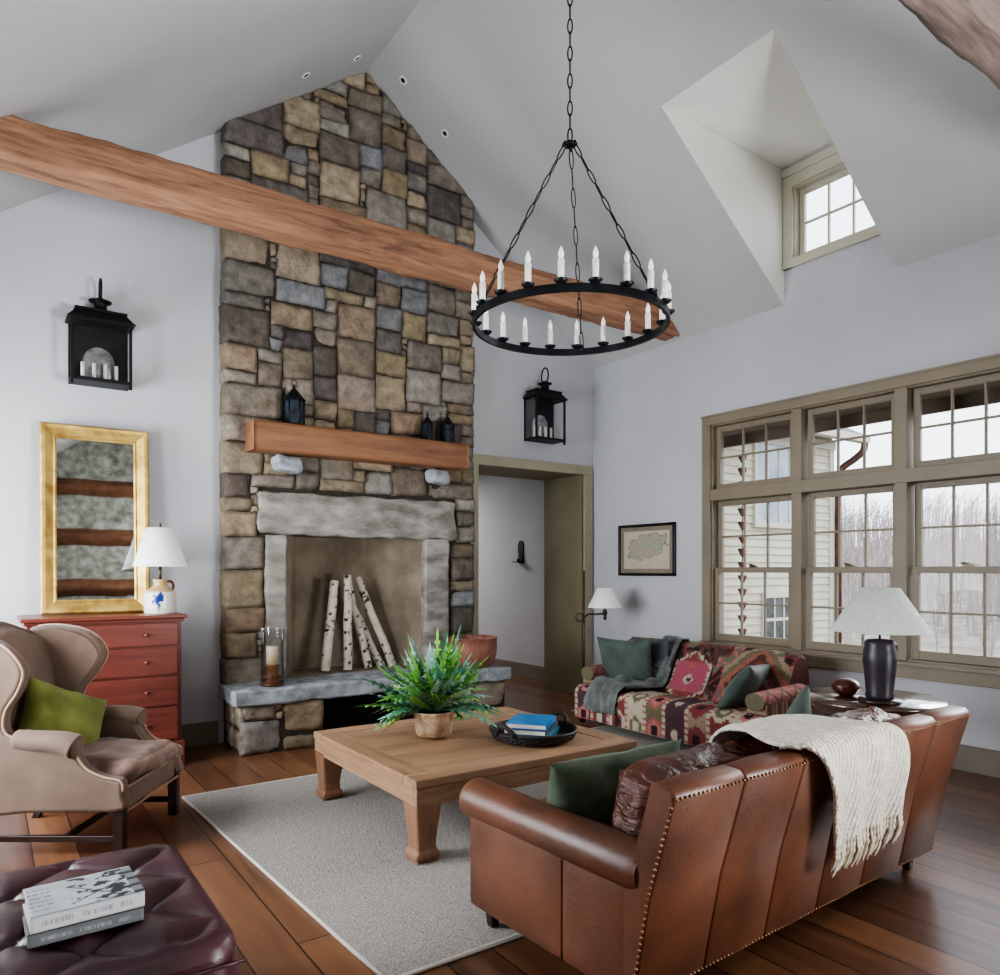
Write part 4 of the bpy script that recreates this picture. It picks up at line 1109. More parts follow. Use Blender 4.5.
# cream knit throw
t = thing('knit_throw', 'cream cable knit throw with fringe draped over leather sofa back', 'throw blanket', (LSX, LSY, 0), LA)
path = catmull([(.50, .455), (.36, .50), (.245, .735), (.12, .775), (.0, .788), (-.10, .79), (-.165, .785), (-.192, .74), (-.185, .62), (-.15, .46), (-.128, .36)], 8)
path = [(p[0], p[1]) for p in [V((a[0], a[1])) for a in [tuple(q) for q in path]]] if False else path
def thr(u, v, off=0.):
    k = v*(len(path2)-1); i = min(int(k), len(path2)-2); f = k-i
    y, z = lerp(path2[i][0], path2[i+1][0], f), lerp(path2[i][1], path2[i+1][1], f)
    x0 = lerp(lerp(.72, .585, sstep(.22, .5, v)), .86, sstep(.5, 1., v)); x1 = lerp(1.12, 1.38, sstep(.4, 1., v))
    x = lerp(x0, x1, u)+.01*nz(v*6, u*3)
    fold = .009*sin(u*21+2*v)*sstep(.5, 1, v)+.008*nz(u*5, v*5)
    edge = (abs(2*u-1)**6)*.012
    drop = -.03*(u)*sstep(.8, 1, v)*-1
    return V((x, y-(fold if v > .6 else 0)*1., z+(fold if v <= .6 else 0)+drop-edge*(1 if v < .6 else 0)))
def c2(pts, n):
    P3 = catmull([V((p[0], p[1], 0)) for p in pts], n); return [(p.x, p.y) for p in P3]
path2 = c2([(.46, .46), (.34, .52), (.25, .735), (.12, .785), (.0, .792), (-.10, .792), (-.168, .785), (-.198, .74), (-.19, .62), (-.155, .48), (-.138, .40)], 8)
mb = MB(); mb.grid(lambda u, v: thr(u, v), 44, 90); kn = mb.build('knit_body', M['knit'], t)
m_ = kn.modifiers.new('solid', 'SOLIDIFY'); m_.thickness = .012; m_.offset = 0
mb = MB(); rnd = random.Random(2)
for k in range(34):
    u = (k+.5)/34; p = thr(u, 1.); q = p+V((rnd.uniform(-.02, .02), rnd.uniform(-.0, .012)+.02, -rnd.uniform(.10, .135)))
    mid = p.lerp(q, .5)+V((rnd.uniform(-.008, .008), -.012, 0))
    pts = catmull([p, p.lerp(mid, .5), mid, q], 4); mb.tube(pts, [.0055+.002*sin(i*2.1) for i in range(len(pts))], 6)
mb.build('fringe', M['fringe'], t)

# ------------------------------------------------------------------ kilim sofa
KC = {k: mixc(lin(v), (sum(lin(v))/3+.01,)*3, .36) for k, v in dict(red=(142, 40, 44), pink=(178, 44, 82), dk=(58, 34, 32), br=(86, 58, 44), ol=(112, 106, 70), cr=(190, 172, 140), or_=(170, 84, 56), rose=(196, 96, 96), pl=(88, 50, 66), gr=(96, 112, 92), tan=(160, 132, 100)).items()}
def q_(x, n): return flr(x*n)/n
def kil_back(s, t):
    """s along the sofa in metres, t up in metres: big hooked medallions and stepped diamonds"""
    S, T = q_(s, 55), q_(t, 55)
    c = KC['dk'] if nz(S*7, T*9, 5) > 0 else KC['br']
    if abs(nz(S*12, T*12, 9)) < .1: c = KC['red']
    cell = .62; k = int(flr((S+.05)/cell)); x = (S+.05) % cell-cell/2; y = T-.2
    a = abs(x)/.27+abs(y)/.27
    hexd = max(abs(x)/.17, (abs(x)*.6+abs(y))/.21)
    if k % 2 == 1:
        if hexd < 1.12: c = KC['cr'] if (int(S*55)+int(T*55)) % 2 == 0 or hexd > 1.06 else KC['ol']
        if hexd < .98: c = KC['pink']
        if hexd < .98 and abs(y) > .13: c = KC['red']
        if abs(x)/.06+abs(y+.02)/.05 < 1: c = KC['cr']
        if abs(x)/.03+abs(y+.02)/.025 < 1: c = KC['pl']
        if abs(x)/.04+abs(y-.11)/.03 < 1 or abs(x)/.04+abs(y+.12)/.03 < 1: c = KC['or_']
    else:
        d = a % .5
        if a < 1.6: c = [KC['or_'], KC['ol'], KC['tan'], KC['red'], KC['br']][int(a*5) % 5]
        if a < .45: c = KC['pink']
        if a < .2: c = KC['ol']
        if a > 1.2 and T < .2 and (int(S*18) % 3): c = KC['pink']
    if hexd > 1.3 and nz(S*9, T*9, 2) > .18: c = [KC['or_'], KC['gr'], KC['ol'], KC['rose']][int(abs(nz(S*4, T*4))*20) % 4]
    return c
def kil_seat(s, t):
    """lighter banded kilim of repeating hexagons"""
    S, T = q_(s, 60), q_(t, 60)
    cell = .205; k = int(flr(S/cell)); x = S % cell-cell/2; y = (T % .27)-.135
    ground = [KC['cr'], KC['red'], KC['tan'], KC['pl'], KC['ol']][k % 5]
    c = ground
    h = max(abs(x)/.085, (abs(x)*.7+abs(y))/.115)
    f2 = [KC['red'], KC['cr'], KC['pl'], KC['cr'], KC['or_']][(k*2+1) % 5]
    if h < 1.0: c = f2
    if h < .72: c = [KC['rose'], KC['ol'], KC['red'], KC['pl']][k % 4]
    if h < .4: c = KC['cr'] if k % 2 else KC['dk']
    if abs(x) > .085: c = KC['cr'] if (int(T*60) % 3) else KC['or_']
    return c
def kil_arm(s, t):
    S, T = q_(s, 60), q_(t, 60)
    x = S % .2-.1; y = T % .16-.08; a = abs(x)/.1+abs(y)/.08
    c = [KC['rose'], KC['pink'], KC['tan'], KC['red'], KC['ol']][int(a*4) % 5]
    return c
def kil_strip(s, t):
    S = q_(s, 70); return [KC['tan'], KC['red'], KC['br'], KC['ol'], KC['rose'], KC['br']][int(S*42) % 6]
KX0, KX1, KY0, KY1 = 4.25, 5.15, 3.07, 4.96
t = thing('kilim_sofa', 'low loveseat upholstered in red patterned kilim beneath the window', 'sofa', (4.7, 4.0, 0))
# back: raked slab, rounded top, dense coloured grid
sec = c2([(4.62, .30), (4.74, .46), (4.84, .66), (4.90, .715), (4.97, .725), (5.03, .70), (5.06, .6), (5.08, .4), (5.10, .08)], 7)
ln = [0]
for i in range(1, len(sec)): ln.append(ln[-1]+hypot(sec[i][0]-sec[i-1][0], sec[i][1]-sec[i-1][1]))
def strip_surface(sec, ln, ya, yb, colf, nu, nv, rnd_=.05, crown=.0):
    mb = MB()
    def at(v):
        d = v*ln[-1]
        for i in range(1, len(ln)):
            if ln[i] >= d-1e-9:
                f = (d-ln[i-1])/max(1e-9, ln[i]-ln[i-1]); return lerp(sec[i-1][0], sec[i][0], f), lerp(sec[i-1][1], sec[i][1], f)
        return sec[-1]
    cx = sum(p[0] for p in sec)/len(sec); cz = sum(p[1] for p in sec)/len(sec)
    def fn(u, v):
        x, z = at(v); y = lerp(ya, yb, u); e = min(y-ya, yb-y)
        k = 1-max(0, 1-e/rnd_)**2*.18
        z2 = z+crown*(1-(2*u-1)**2)*sstep(cz, cz+.2, z)
        return V((cx+(x-cx)*k, y, cz+(z2-cz)*k if z > cz else z))
    mb.grid(fn, nu, nv, col=lambda u, v: colf(lerp(0, yb-ya, u), v*ln[-1]), flip=True)
    for u in (0, 1):
        ring = [fn(u, i/nv) for i in range(nv+1)]; c0 = colf(.0, .1)
        mb.add(ring, [tuple(range(len(ring))) if u else tuple(range(len(ring)))[::-1]], False, [mixc(KC['br'], KC['red'], .35)]*len(ring))
    return mb
strip_surface(sec, ln, KY0+.12, KY1-.02, kil_back, 170, 90, crown=.015).build('backrest', M['kilim'], t, world=True)
sec2 = c2([(4.72, .30), (4.55, .345), (4.35, .345), (4.275, .325), (4.25, .28), (4.252, .2), (4.25, .065)], 7)
l2 = [0]
for i in range(1, len(sec2)): l2.append(l2[-1]+hypot(sec2[i][0]-sec2[i-1][0], sec2[i][1]-sec2[i-1][1]))
strip_surface(sec2, l2, KY0+.0, KY1-.0, kil_seat, 170, 80, rnd_=.03).build('seat', M['kilim'], t, world=True)
mb = MB(); mb.bb(4.30, 5.06, KY0+.04, KY1-.04, .06, .28); mb.build('frame', M['mahog'], t, world=True)
for sg, yc in ((-1, KY0+.085), (1, KY1-.085)):
    mb = MB(); n = 40; m = 24
    def sc_(an): return (.078*cos(an), .062*sin(an))
    X0, X1 = 4.34, 4.88
    def fn(u, v):
        an = 2*pi*v; a, b = sc_(an); x = lerp(X0, X1, u); return V((x, yc+a, .44+.02*u+b))
    mb.grid(fn, n, m, col=lambda u, v: kil_arm(u*.66, v*.5))
    ring = [fn(0, i/m) for i in range(m)]; mb.add(ring, [tuple(range(m))], False, [KC['ol']]*m)
    def side(u, v, yy): return V((lerp(X0+.02, X1, u), yy, lerp(.07, .44, v)))
    for yy in (yc-.075, yc+.075):
        mb.grid(lambda u, v: side(u, v, yy), 40, 24, col=lambda u, v: kil_strip(u*.66, v*.37), flip=(yy > yc))
    mb.grid(lambda u, v: V((X0+.02, lerp(yc-.075, yc+.075, u), lerp(.07, .44, v))), 12, 24, col=lambda u, v: kil_strip(v*.37, u), flip=True)
    mb.build('arm', M['kilim'], t, world=True)
for (x, y) in ((4.31, KY0+.06), (4.31, KY1-.06), (5.03, KY0+.06), (5.03, KY1-.06)):
    z0 = .013 if x < 4.42 else .001
    mb = MB(); mb.hexa([(x-.015, y-.015, z0), (x+.015, y-.015, z0), (x+.015, y+.015, z0), (x-.015, y+.015, z0)], [(x-.024, y-.024, .08), (x+.024, y-.024, .08), (x+.024, y+.024, .08), (x-.024, y+.024, .08)]); mb.build('leg', M['mahog'], t, world=True)
# pillows and gray throw on it  (sofa faces -X)
pillow('throw_pillow', 'slate green velvet square pillow beside grey throw on kilim sofa', (4.58, 4.63, .535), .54, .47, .17, radians(16), radians(-76), M['tealp'], 21)
pillow('throw_pillow', 'slate blue pillow half hidden behind the square green pillow', (4.78, 4.50, .58), .40, .38, .11, radians(16), radians(-84), M['bluep'], 25)
pillow('throw_pillow', 'green velvet pillow tipped against right arm of kilim sofa', (4.56, 3.40, .50), .42, .40, .16, radians(36), radians(14), M['tealp'], 27, ry=radians(4))
pth = c2([(5.02, .60), (4.99, .725), (4.93, .745), (4.86, .725), (4.76, .53), (4.66, .38), (4.52, .375), (4.36, .375), (4.255, .37), (4.225, .29), (4.215, .16)], 8)
t = thing('wool_throw', 'grey wool throw draped over back and seat of kilim sofa', 'throw blanket', (4.6, 4.4, 0))
mb = MB()
def gth(u, v):
    k = v*(len(pth)-1); i = min(int(k), len(pth)-2); f = k-i
    x, z = lerp(pth[i][0], pth[i+1][0], f), lerp(pth[i][1], pth[i+1][1], f)
    yc = lerp(4.36, 4.58, sstep(.45, .95, v)); w = lerp(.20, .36, sstep(.4, .8, v))
    y = yc+(u-.5)*w
    fold = .03*sin(u*25+2.4*sin(v*6))+.03*nz(u*5, v*4)+.07*sstep(.4, .6, v)*max(0, nz(u*4+3, v*9))
    if v > .42: return V((x-(fold*.6+.01)*sstep(.75, .95, v), y, z+abs(fold)*(1-sstep(.8, 1, v))+.004))
    return V((x-abs(fold)*.8-.004, y, z+abs(fold)*.7+.006))
mb.grid(gth, 60, 110); o = mb.build('draped_cloth', M['grayth'], t, world=True)
m_ = o.modifiers.new('solid', 'SOLIDIFY'); m_.thickness = .006

# floor lamp
t = thing('floor_lamp', 'bronze swing arm floor lamp with white shade beside the doorway', 'floor lamp', (4.68, 5.30, 0))
MB().lathe((0, 0, 0), [(0, .0), (.13, .0), (.13, .015), (.05, .03), (.02, .05), (0, .05)], 28).build('base', M['bronze'], t)
mb = MB(); mb.tube([(0, 0, .03), (0, 0, 1.32)], .009, 10); mb.ball((0, 0, .86), .016); mb.ball((0, 0, 1.33), .013); mb.build('pole', M['bronze'], t)
mb = MB(); mb.tube(catmull([(0, 0, .83), (.0, 0, .88), (.05, .0, .925), (.14, 0, .925), (.27, 0, .925)], 6), .009, 8)
mb.tube([V((-.055+.045*cos(a), 0, .9+.04*sin(a))) for a in [2*pi*i/20 for i in range(20)]], .007, 8, closed=True); mb.build('swing_arm', M['bronze'], t)
mb = MB(); mb.lathe((.27, 0, 0), [(0, .86), (.012, .865), (.02, .885), (.012, .9), (.024, .92), (.024, .95), (.012, .96), (.012, 1.02), (0, 1.02)], 14); mb.build('socket', M['bronze'], t)
MB().lathe((.27, 0, 0), [(.165, .985), (.075, 1.175), (.072, 1.175), (.162, .987)], 36).build('lamp_shade', M['shade'], t)

# framed map
t = thing('framed_map', 'antique map in thin black frame on the right wall by the corner', 'picture', (XR, 5.175, 1.55))
W2, H2 = .382, .258
mb = MB()
for a in ((-W2, W2, H2-.028, H2), (-W2, W2, -H2, -H2+.028), (-W2, -W2+.028, -H2, H2), (W2-.028, W2, -H2, H2)):
    mb.bb(-.028, -.001, *a)
mb.build('frame', M['blackf'], t, bevel=.003)
mb = MB(); mb.bb(-.012, -.004, -W2+.02, W2-.02, -H2+.02, H2-.02); mb.build('mat_board', M['matb'], t)
mb = MB(); pc, gcx, gg = lin((192, 182, 160)), lin((128, 122, 112)), lin((150, 164, 146))
def mapc(u, v):
    x, y = (u-.5)*2, (v-.5)*2
    land = 1-((x*.95)**2+((y-.15-.25*x)*1.35)**2)+.5*nz(x*3+2, y*3)
    if land > .35:
        c = mixc(pc, gcx, .45+.3*nz(x*9, y*9))
        if nz(x*2.2+5, y*2.2) > .15: c = mixc(c, gg, .7)
        return c
    if land > .28: return gcx
    return pc
mb.grid(lambda u, v: V((-.0135, W2-.075-(2*W2-.15)*u, -H2+.07+(2*H2-.14)*v)), 70, 50, False, mapc); mb.build('map_sheet', M['vc'], t)

# ------------------------------------------------------------------ side table, lamp, egg
t = thing('side_table', 'round dark polished side table between the two sofas', 'side table', (4.18, 2.25, 0))
MB().lathe((0, 0, 0), [(0, .595), (.36, .595), (.378, .602), (.38, .612), (.372, .62), (0, .62)], 56).build('tabletop', M['ttop'], t)
mb = MB(); mb.lathe((0, 0, 0), [(.33, .595), (.33, .54), (.32, .54), (.32, .595)], 40); mb.build('apron', M['ttop'], t)
MB().lathe((0, 0, 0), [(.0, .14), (.03, .14), (.055, .2), (.03, .26), (.025, .4), (.045, .5), (.06, .56), (0, .56)], 20).build('pedestal', M['mahog'], t)
for k in range(3):
    a = 2*pi*k/3+.5; mb = MB(); mb.tube([RZ(a) @ p for p in catmull([V((.02, 0, .22)), V((.12, 0, .2)), V((.22, 0, .1)), V((.30, 0, .033))], 5)], .02, 8); mb.build('leg', M['mahog'], t)
t = thing('table_lamp', 'dark stoneware jug lamp with wide pale shade on round side table', 'lamp', (4.05, 2.135, .62))
MB().lathe((0, 0, 0), [(0, 0), (.11, 0), (.11, .02), (0, .02)], 32).build('plinth', M['mahog'], t)
MB().lathe((0, 0, 0), [(0, .02), (.07, .02), (.074, .04), (.07, .06), (.078, .15), (.086, .23), (.084, .28), (.076, .31), (.079, .33), (.066, .345), (.03, .35), (0, .352)], 36).build('jug', M['jugd'], t)
mb = MB(); pts = catmull([V((.08, 0, .32)), V((.11, 0, .31)), V((.108, 0, .275)), V((.088, 0, .26))], 5); mb.tube([RZ(-.3) @ p for p in pts], .012, 8); mb.build('jug_handle', M['jugd'], t)
MB().tube([(0, 0, .35), (0, 0, .60)], .006, 8).build('stem', M['bronze'], t)
MB().lathe((0, 0, 0), [(.255, .392), (.1, .632), (.097, .632), (.252, .394)], 48).build('lamp_shade', M['shade2'], t)
o = MB().lathe((0, 0, 0), [(0, .0), (.035, .0), (.06, .018), (.078, .045), (.076, .066), (.06, .088), (.03, .1), (0, .103)], 28).build('wooden_egg', M['egg']); o.location = (4.10, 2.36, .62)
tag(o, 'dark red-brown rounded box on side table left of the lamp', 'ornament')

# ------------------------------------------------------------------ wing armchair
fa = -.575                              # facing
CHX, CHY = .425, 4.295
t = thing('wing_armchair', 'taupe velvet wingback armchair with dark legs beside the dresser', 'armchair', (CHX, CHY, 0), fa-pi/2)
# local: +y is the front, x the width
HW = .295
out = [(-.31, .225), (-.37, .45), (-.42, .75), (-.46, 1.0), (-.40, 1.045), (-.26, 1.035), (-.15, .985), (-.085, .89), (-.12, .79), (-.185, .70), (-.20, .62), (-.17, .58), (-.10, .57), (-.0, .565), (.09, .55), (.125, .52), (.14, .475), (.185, .42), (.26, .385), (.335, .365), (.345, .30), (.342, .225), (.1, .22), (-.1, .22)]
ol = [(p.x, p.y) for p in catmull([V((a, b, 0)) for a, b in out], 4, closed=True)]
def inset(poly, d):
    n = len(poly); r = []
    for i in range(n):
        a, b = V(poly[i-1]), V(poly[(i+1) % n]); tt = (b-a).normalized(); r.append((poly[i][0]+tt.y*d, poly[i][1]-tt.x*d))
    return r
area = sum(ol[i-1][0]*ol[i][1]-ol[i][0]*ol[i-1][1] for i in range(len(ol)))
sg_in = -1 if area > 0 else 1
for sx in (-1, 1):
    th = .075; mb = MB(); rings = []
    for d, x in ((.02, 0), (.006, .006), (0, .018), (0, th-.018), (.006, th-.006), (.02, th)):
        rr = inset(ol, d*sg_in); ring = []
        for (y, z) in rr:
            spl = .055*sstep(.58, 1.0, z)*sstep(-.5, -.05, y)
            ring.append(V((sx*(HW-.02+x+spl), y, z)))
        rings.append(ring)
    n = len(ol); vs = [p for r in rings for p in r]; fs = []
    for i in range(len(rings)-1):
        for k in range(n):
            l = (k+1) % n; fs.append((i*n+k, i*n+l, (i+1)*n+l, (i+1)*n+k))
    mb.add(vs, fs, True)
    for r in (0, len(rings)-1):
        mb.f.append(tuple(r*n+k for k in range(n))); mb.sm.append(False)
    wg = mb.build('wing_side', M['velvet'], t)
    p = MB(); p.tube([V((sx*(HW+th-.024+.055*sstep(.58, 1., z)*sstep(-.5, -.05, y)), y, z)) for (y, z) in ol[12:80]], .006, 6); p.build('piping', M['piping'], wg)
    # rolled arm with scroll front
    mb = MB(); pts = catmull([V((sx*(HW+.025), -.15, .56)), V((sx*(HW+.03), -.06, .553)), V((sx*(HW+.035), .06, .545)), V((sx*(HW+.037), .125, .525))], 5)
    mb.tube(pts, [.045+.012*i/len(pts) for i in range(len(pts))], 14, sx=1.15); mb.ball(pts[-1], (.055, .02, .052)); mb.build('arm', M['velvet'], t)
# back with serpentine top
mb = MB()
def bk_(u, v, d):
    x = (2*u-1)*(HW+.03); zt = 1.045+.035*cos((2*u-1)*pi)*1
    z = lerp(.3, zt, v); y = lerp(-.33, -.455, (z-.3)/.75)
    if d: y += .085*(1-.25*(2*u-1)**2)*sstep(-.02, .06, 1-v)+.02*sin(pi*v)
    return V((x, y, z-(0.012 if d else 0)*(v > .99)))
mb.grid(lambda u, v: bk_(u, v, 1), 20, 24, flip=True); mb.grid(lambda u, v: bk_(u, v, 0), 20, 24)
mb.grid(lambda u, v: bk_(u, 1, 0).lerp(bk_(u, 1, 1), v)+V((0, 0, .015*sin(pi*v))), 20, 6)
mb.build('backrest', M['velvet'], t, weld=True)
mb = MB(); mb.soft((0, 0.005, .27), (2*HW-.02, .66, .12), .02, 8); mb.build('seat_rail', M['velvet'], t)
mb = MB(); p = [V((x, .341, .325)) for x in (-HW, HW)]; mb.tube(p, .006, 6); mb.tube([V((-HW, .341, .212)), V((HW, .341, .212))], .006, 6); mb.build('piping', M['piping'], t)
mb = MB(); mb.soft((0, .025, .375), (2*HW-.045, .66, .105), .045, 22, .03, .03, 9); mb.build('seat_cushion', M['cushv'], t, label='flattened worn velvet seat cushion')
for sx in (-1, 1):
    mb = MB(); mb.bb(sx*(HW+.015)-.024, sx*(HW+.015)+.024, .29, .338, 0, .23); mb.build('leg', M['mahog'], t, bevel=.004)
    mb = MB(); a, b = V((sx*(HW-.02), -.30, .23)), V((sx*(HW-.02), -.41, .001))
    mb.hexa([(b.x-.02, b.y-.02, 0), (b.x+.02, b.y-.02, 0), (b.x+.02, b.y+.02, 0), (b.x-.02, b.y+.02, 0)], [(a.x-.024, a.y-.024, a.z), (a.x+.024, a.y-.024, a.z), (a.x+.024, a.y+.024, a.z), (a.x-.024, a.y+.024, a.z)]); mb.build('leg', M['mahog'], t, bevel=.004)
mb = MB()
for sx in (-1, 1): mb.bar((sx*(HW+.008), .31, .085), (sx*(HW-.016), -.35, .085), .022, .03)
mb.bar((-HW+.01, .05, .085), (HW-.01, .05, .085), .022, .028); mb.build('stretcher', M['mahog'], t, bevel=.003)
MC = Matrix.Translation((CHX, CHY, 0)) @ Matrix.Rotation(fa-pi/2, 4, 'Z')
p = MC @ V((-.02, -.13, .575))
pillow('throw_pillow', 'lime green velvet pillow on the wing armchair seat', p, .44, .36, .18, radians(20), fa-pi/2-.45, M['lime'], 33, ry=radians(-26), wr=.025)

# ------------------------------------------------------------------ tufted ottoman and its books
t = thing('tufted_ottoman', 'burgundy leather button tufted ottoman in the near left corner', 'ottoman', (.02, 2.25, 0))
ox0, ox1, oy0, oy1, ozt = -.55, .525, 1.85, 2.67, .462
mb = MB(); nx_, ny_ = 130, 110
def rcorner(x, y, rc=.085):
    cx, cy, hx, hy = (ox0+ox1)/2, (oy0+oy1)/2, (ox1-ox0)/2, (oy1-oy0)/2
    dx, dy = abs(x-cx)-(hx-rc), abs(y-cy)-(hy-rc)
    if dx > 0 and dy > 0:
        m_ = max(dx, dy); l_ = hypot(dx, dy); k_ = m_/l_
        return cx+(hx-rc+dx*k_)*(1 if x > cx else -1), cy+(hy-rc+dy*k_)*(1 if y > cy else -1)
    return x, y
def ot(u, v):
    x, y = lerp(ox0, ox1, u), lerp(oy0, oy1, v); x_, y_ = x, y
    a, b = (x-ox0)/.15, (y-oy0)/.15
    p_, q2 = (a+b)/1.0, (a-b)/1.0
    s1, s2 = abs(sin(pi*p_/2)), abs(sin(pi*q2/2))
    h = .03*(min(s1, s2)**.5)-.012*exp(-((1-cos(pi*p_))+(1-cos(pi*q2)))*6)
    e = min(x-ox0, ox1-x, y-oy0, oy1-y); r = .05
    dz = r-sqrt(max(0, r*r-(r-min(e, r))**2))
    k = sstep(.02, .09, e)
    x, y = rcorner(x_, y_)
    return V((x, y, ozt-.03-dz+h*k+.022*(1-k)))
mb.grid(ot, nx_, ny_)
mb.build('tufted_top', M['tuft'], t, world=True)
mb = MB()
def ringp(u):
    w_, h_ = ox1-ox0, oy1-oy0; d = u*2*(w_+h_)
    if d < w_: p_ = (ox0+d, oy0)
    elif d < w_+h_: p_ = (ox1, oy0+d-w_)
    elif d < 2*w_+h_: p_ = (ox1-(d-w_-h_), oy1)
    else: p_ = (ox0, oy1-(d-2*w_-h_))
    return rcorner(*p_)
def sw(u, v):
    x, y = ringp(u); cx, cy = (ox0+ox1)/2, (oy0+oy1)/2; b_ = 1+.014*sin(pi*v)
    return V((cx+(x-cx)*b_, cy+(y-cy)*b_, lerp(.1, ozt-.055, v)))
mb.grid(sw, 160, 10, cu=True)
mb.poly([(ox0, oy0, .1), (ox1, oy0, .1), (ox1, oy1, .1), (ox0, oy1, .1)][::-1])
mb.build('upholstered_side', M['tuft'], t, world=True)
mb = MB()
for x in (ox1-.13, ox0+.13): mb.tube([V((x, oy0-.004, .1)), V((x, oy0-.01, .25)), V((x, oy0+.005, .385)), V((x, oy0+.04, .435))], .005, 6)
mb.tube([V((lerp(ox0, ox1, i/20), oy0-.003, .39)) for i in range(21)], .005, 6)
mb.build('welt', M['tuft'], t, world=True)
for x in (ox0+.07, ox1-.07):
    for y in (oy0+.07, oy1-.07):
        mb = MB(); mb.lathe((x, y, 0), [(0, 0), (.02, 0), (.03, .1), (0, .1)], 14); mb.build('leg', M['mahog'], t, world=True)
ba = radians(1.5)
def print_grid(c, parent, w, d, z, colf):
    mb = MB(); mb.grid(lambda u, v: V((-w/2+w*u, -d/2+d*v, z)), 90, 60, False, colf); mb.build('cover_print', M['vc'], parent)
greyc = pm('grey_book_cloth', (96, 98, 98), (124, 126, 126), sc=10, rough=.6)
whitec = pm('white_book_jacket', (196, 200, 202), (212, 214, 214), sc=10, rough=.35)
bt, c = book('book', 'grey covered book underneath the white book on the ottoman', (.205, 2.155, .458), radians(1), .25, .195, .032, greyc, 'books stacked on the ottoman')
mb = MB(); b1, b2 = lin((112, 116, 118)), lin((150, 153, 154))
mb.grid(lambda u, v: V((-.12+.24*u, -.0984, .004+.024*v)), 160, 12, False, lambda u, v: b2 if .3 < v < .72 and .08 < u < .9 and nz(u*75, 3+int(v*3)) > -.05 and int(u*14) % 5 else b1)
mb.build('spine_print', M['vc'], c)
bt, c = book('book', 'white book with tree photograph cover, topmost on the ottoman', (.207, 2.158, .4905), radians(2.5), .248, .195, .04, whitec, 'books stacked on the ottoman')
wht, dkc, gy = lin((206, 210, 214)), lin((44, 48, 50)), lin((128, 134, 138))
def cover(u, v):
    x, y = u, v
    c = mixc(wht, gy, .25+.3*nz(x*3, y*3))
    if x > .36:
        d = nz(x*7, y*9, 3)+.5*nz(x*19, y*19)+.6*(x-.62)
        if d > .12: c = mixc(dkc, gy, .3*abs(nz(x*30, y*30)))
        if abs(y-.5-.28*sin(x*6)) < .02 or abs(y-.15-(x-.4)*.9) < .015: c = dkc
    if x < .22 and .12 < y < .88 and int(y*22) % 3 == 0 and nz(x*60, int(y*22)) > -.1: c = gy
    if x > .9: c = dkc if int(y*12) % 3 == 0 else gy
    if x < .02 or y > .975: c = wht
    return c
print_grid(None, c, .248, .195, .0405, cover)
mb = MB(); b1, b2 = lin((208, 211, 214)), lin((160, 165, 170))
mb.grid(lambda u, v: V((-.119+.238*u, -.0984, .004+.032*v)), 160, 12, False, lambda u, v: b2 if .3 < v < .72 and .08 < u < .9 and nz(u*75, 7+int(v*3)) > -.05 and int(u*14) % 5 else b1)
mb.build('spine_print', M['vc'], c)

# ------------------------------------------------------------------ outdoors
mb = MB(); mb.poly([(5.6, -30, -1.3), (90, -30, -2.5), (90, 90, -2.5), (5.6, 90, -1.3)]); struct('ground', mb, M['ground'])
mb = MB()
def hill(u, v):
    an = radians(lerp(-25, 75, u)); r = lerp(18, 95, v); rise = sstep(0, 1, v)
    z = -2.6+rise*(6.5+1.*nz(u*4, 2.)+.9*nz(u*9, 5.)+(.4*nz(u*60, v*8)))
    return V((r*cos(an), r*sin(an), z))
mb.grid(hill, 260, 18); struct('hill', mb, M['hill'])
# eave of this house
mb = MB(); mb.bb(XR+.14, 6.02, YF, 5.95, 2.66, 2.70); mb.bb(5.98, 6.02, YF, 5.95, 2.56, 2.86)
struct('trim_soffit_outer', mb, M['soffit'])
# neighbouring wing
WYP = 6.0
t = thing('clapboard_wing', 'cream clapboard house wing with small windows outside the window', 'building', (8, WYP, -1.3))
mb = MB(); X0, X1 = 5.62, 10.05; z = -1.3
while z < 3.2:
    mb.add([(X0, WYP, z), (X1, WYP, z), (X1, WYP-.022, z), (X0, WYP-.022, z), (X0, WYP-.004, z+.104), (X1, WYP-.004, z+.104)], [(0, 1, 2, 3), (3, 2, 5, 4), (1, 5, 2)]); z += .102
mb.bb(X0, X1, WYP, WYP+4, -1.3, 3.2)
mb.build('wall', M['clap'], t, world=True)
mb = MB(); mb.bb(X1-.09, X1+.02, WYP-.03, WYP, -1.3, 3.2); mb.bb(X0, X1+.05, WYP-.04, WYP, 3.08, 3.2); mb.build('corner_board', M['clapt'], t, world=True)
mb = MB(); mb.hexa([(X0, 5.68, 3.2), (X1+.28, 5.68, 3.2), (X1+.28, 8.2, 4.5), (X0, 8.2, 4.5)], [(X0, 5.68, 3.3), (X1+.28, 5.68, 3.3), (X1+.28, 8.2, 4.65), (X0, 8.2, 4.65)]); mb.build('roof', M['roof'], t, world=True)
def xwin(x0, x1, z0, z1, cols, rows, pmat):
    mb = MB(); y = WYP-.03; f = .07
    mb.bb(x0-f, x1+f, y-.02, y+.03, z1, z1+f); mb.bb(x0-f-.03, x1+f+.03, y-.045, y+.03, z0-f, z0); mb.bb(x0-f, x0, y-.02, y+.03, z0, z1); mb.bb(x1, x1+f, y-.02, y+.03, z0, z1)
    for i in range(1, cols): x = lerp(x0, x1, i/cols); mb.bb(x-.012, x+.012, y-.005, y+.02, z0, z1)
    for j in range(1, rows): zz = lerp(z0, z1, j/rows); mb.bb(x0, x1, y-.006, y+.02, zz-.02, zz+.02)
    w = mb.build('window', M['clapt'], t, world=True)
    g = MB(); g.poly([(x0, y+.006, z0), (x1, y+.006, z0), (x1, y+.006, z1), (x0, y+.006, z1)]); g.build('pane', pmat, w, world=True)
xwin(8.27, 9.22, 1.98, 3.02, 4, 1, M['xpane'])
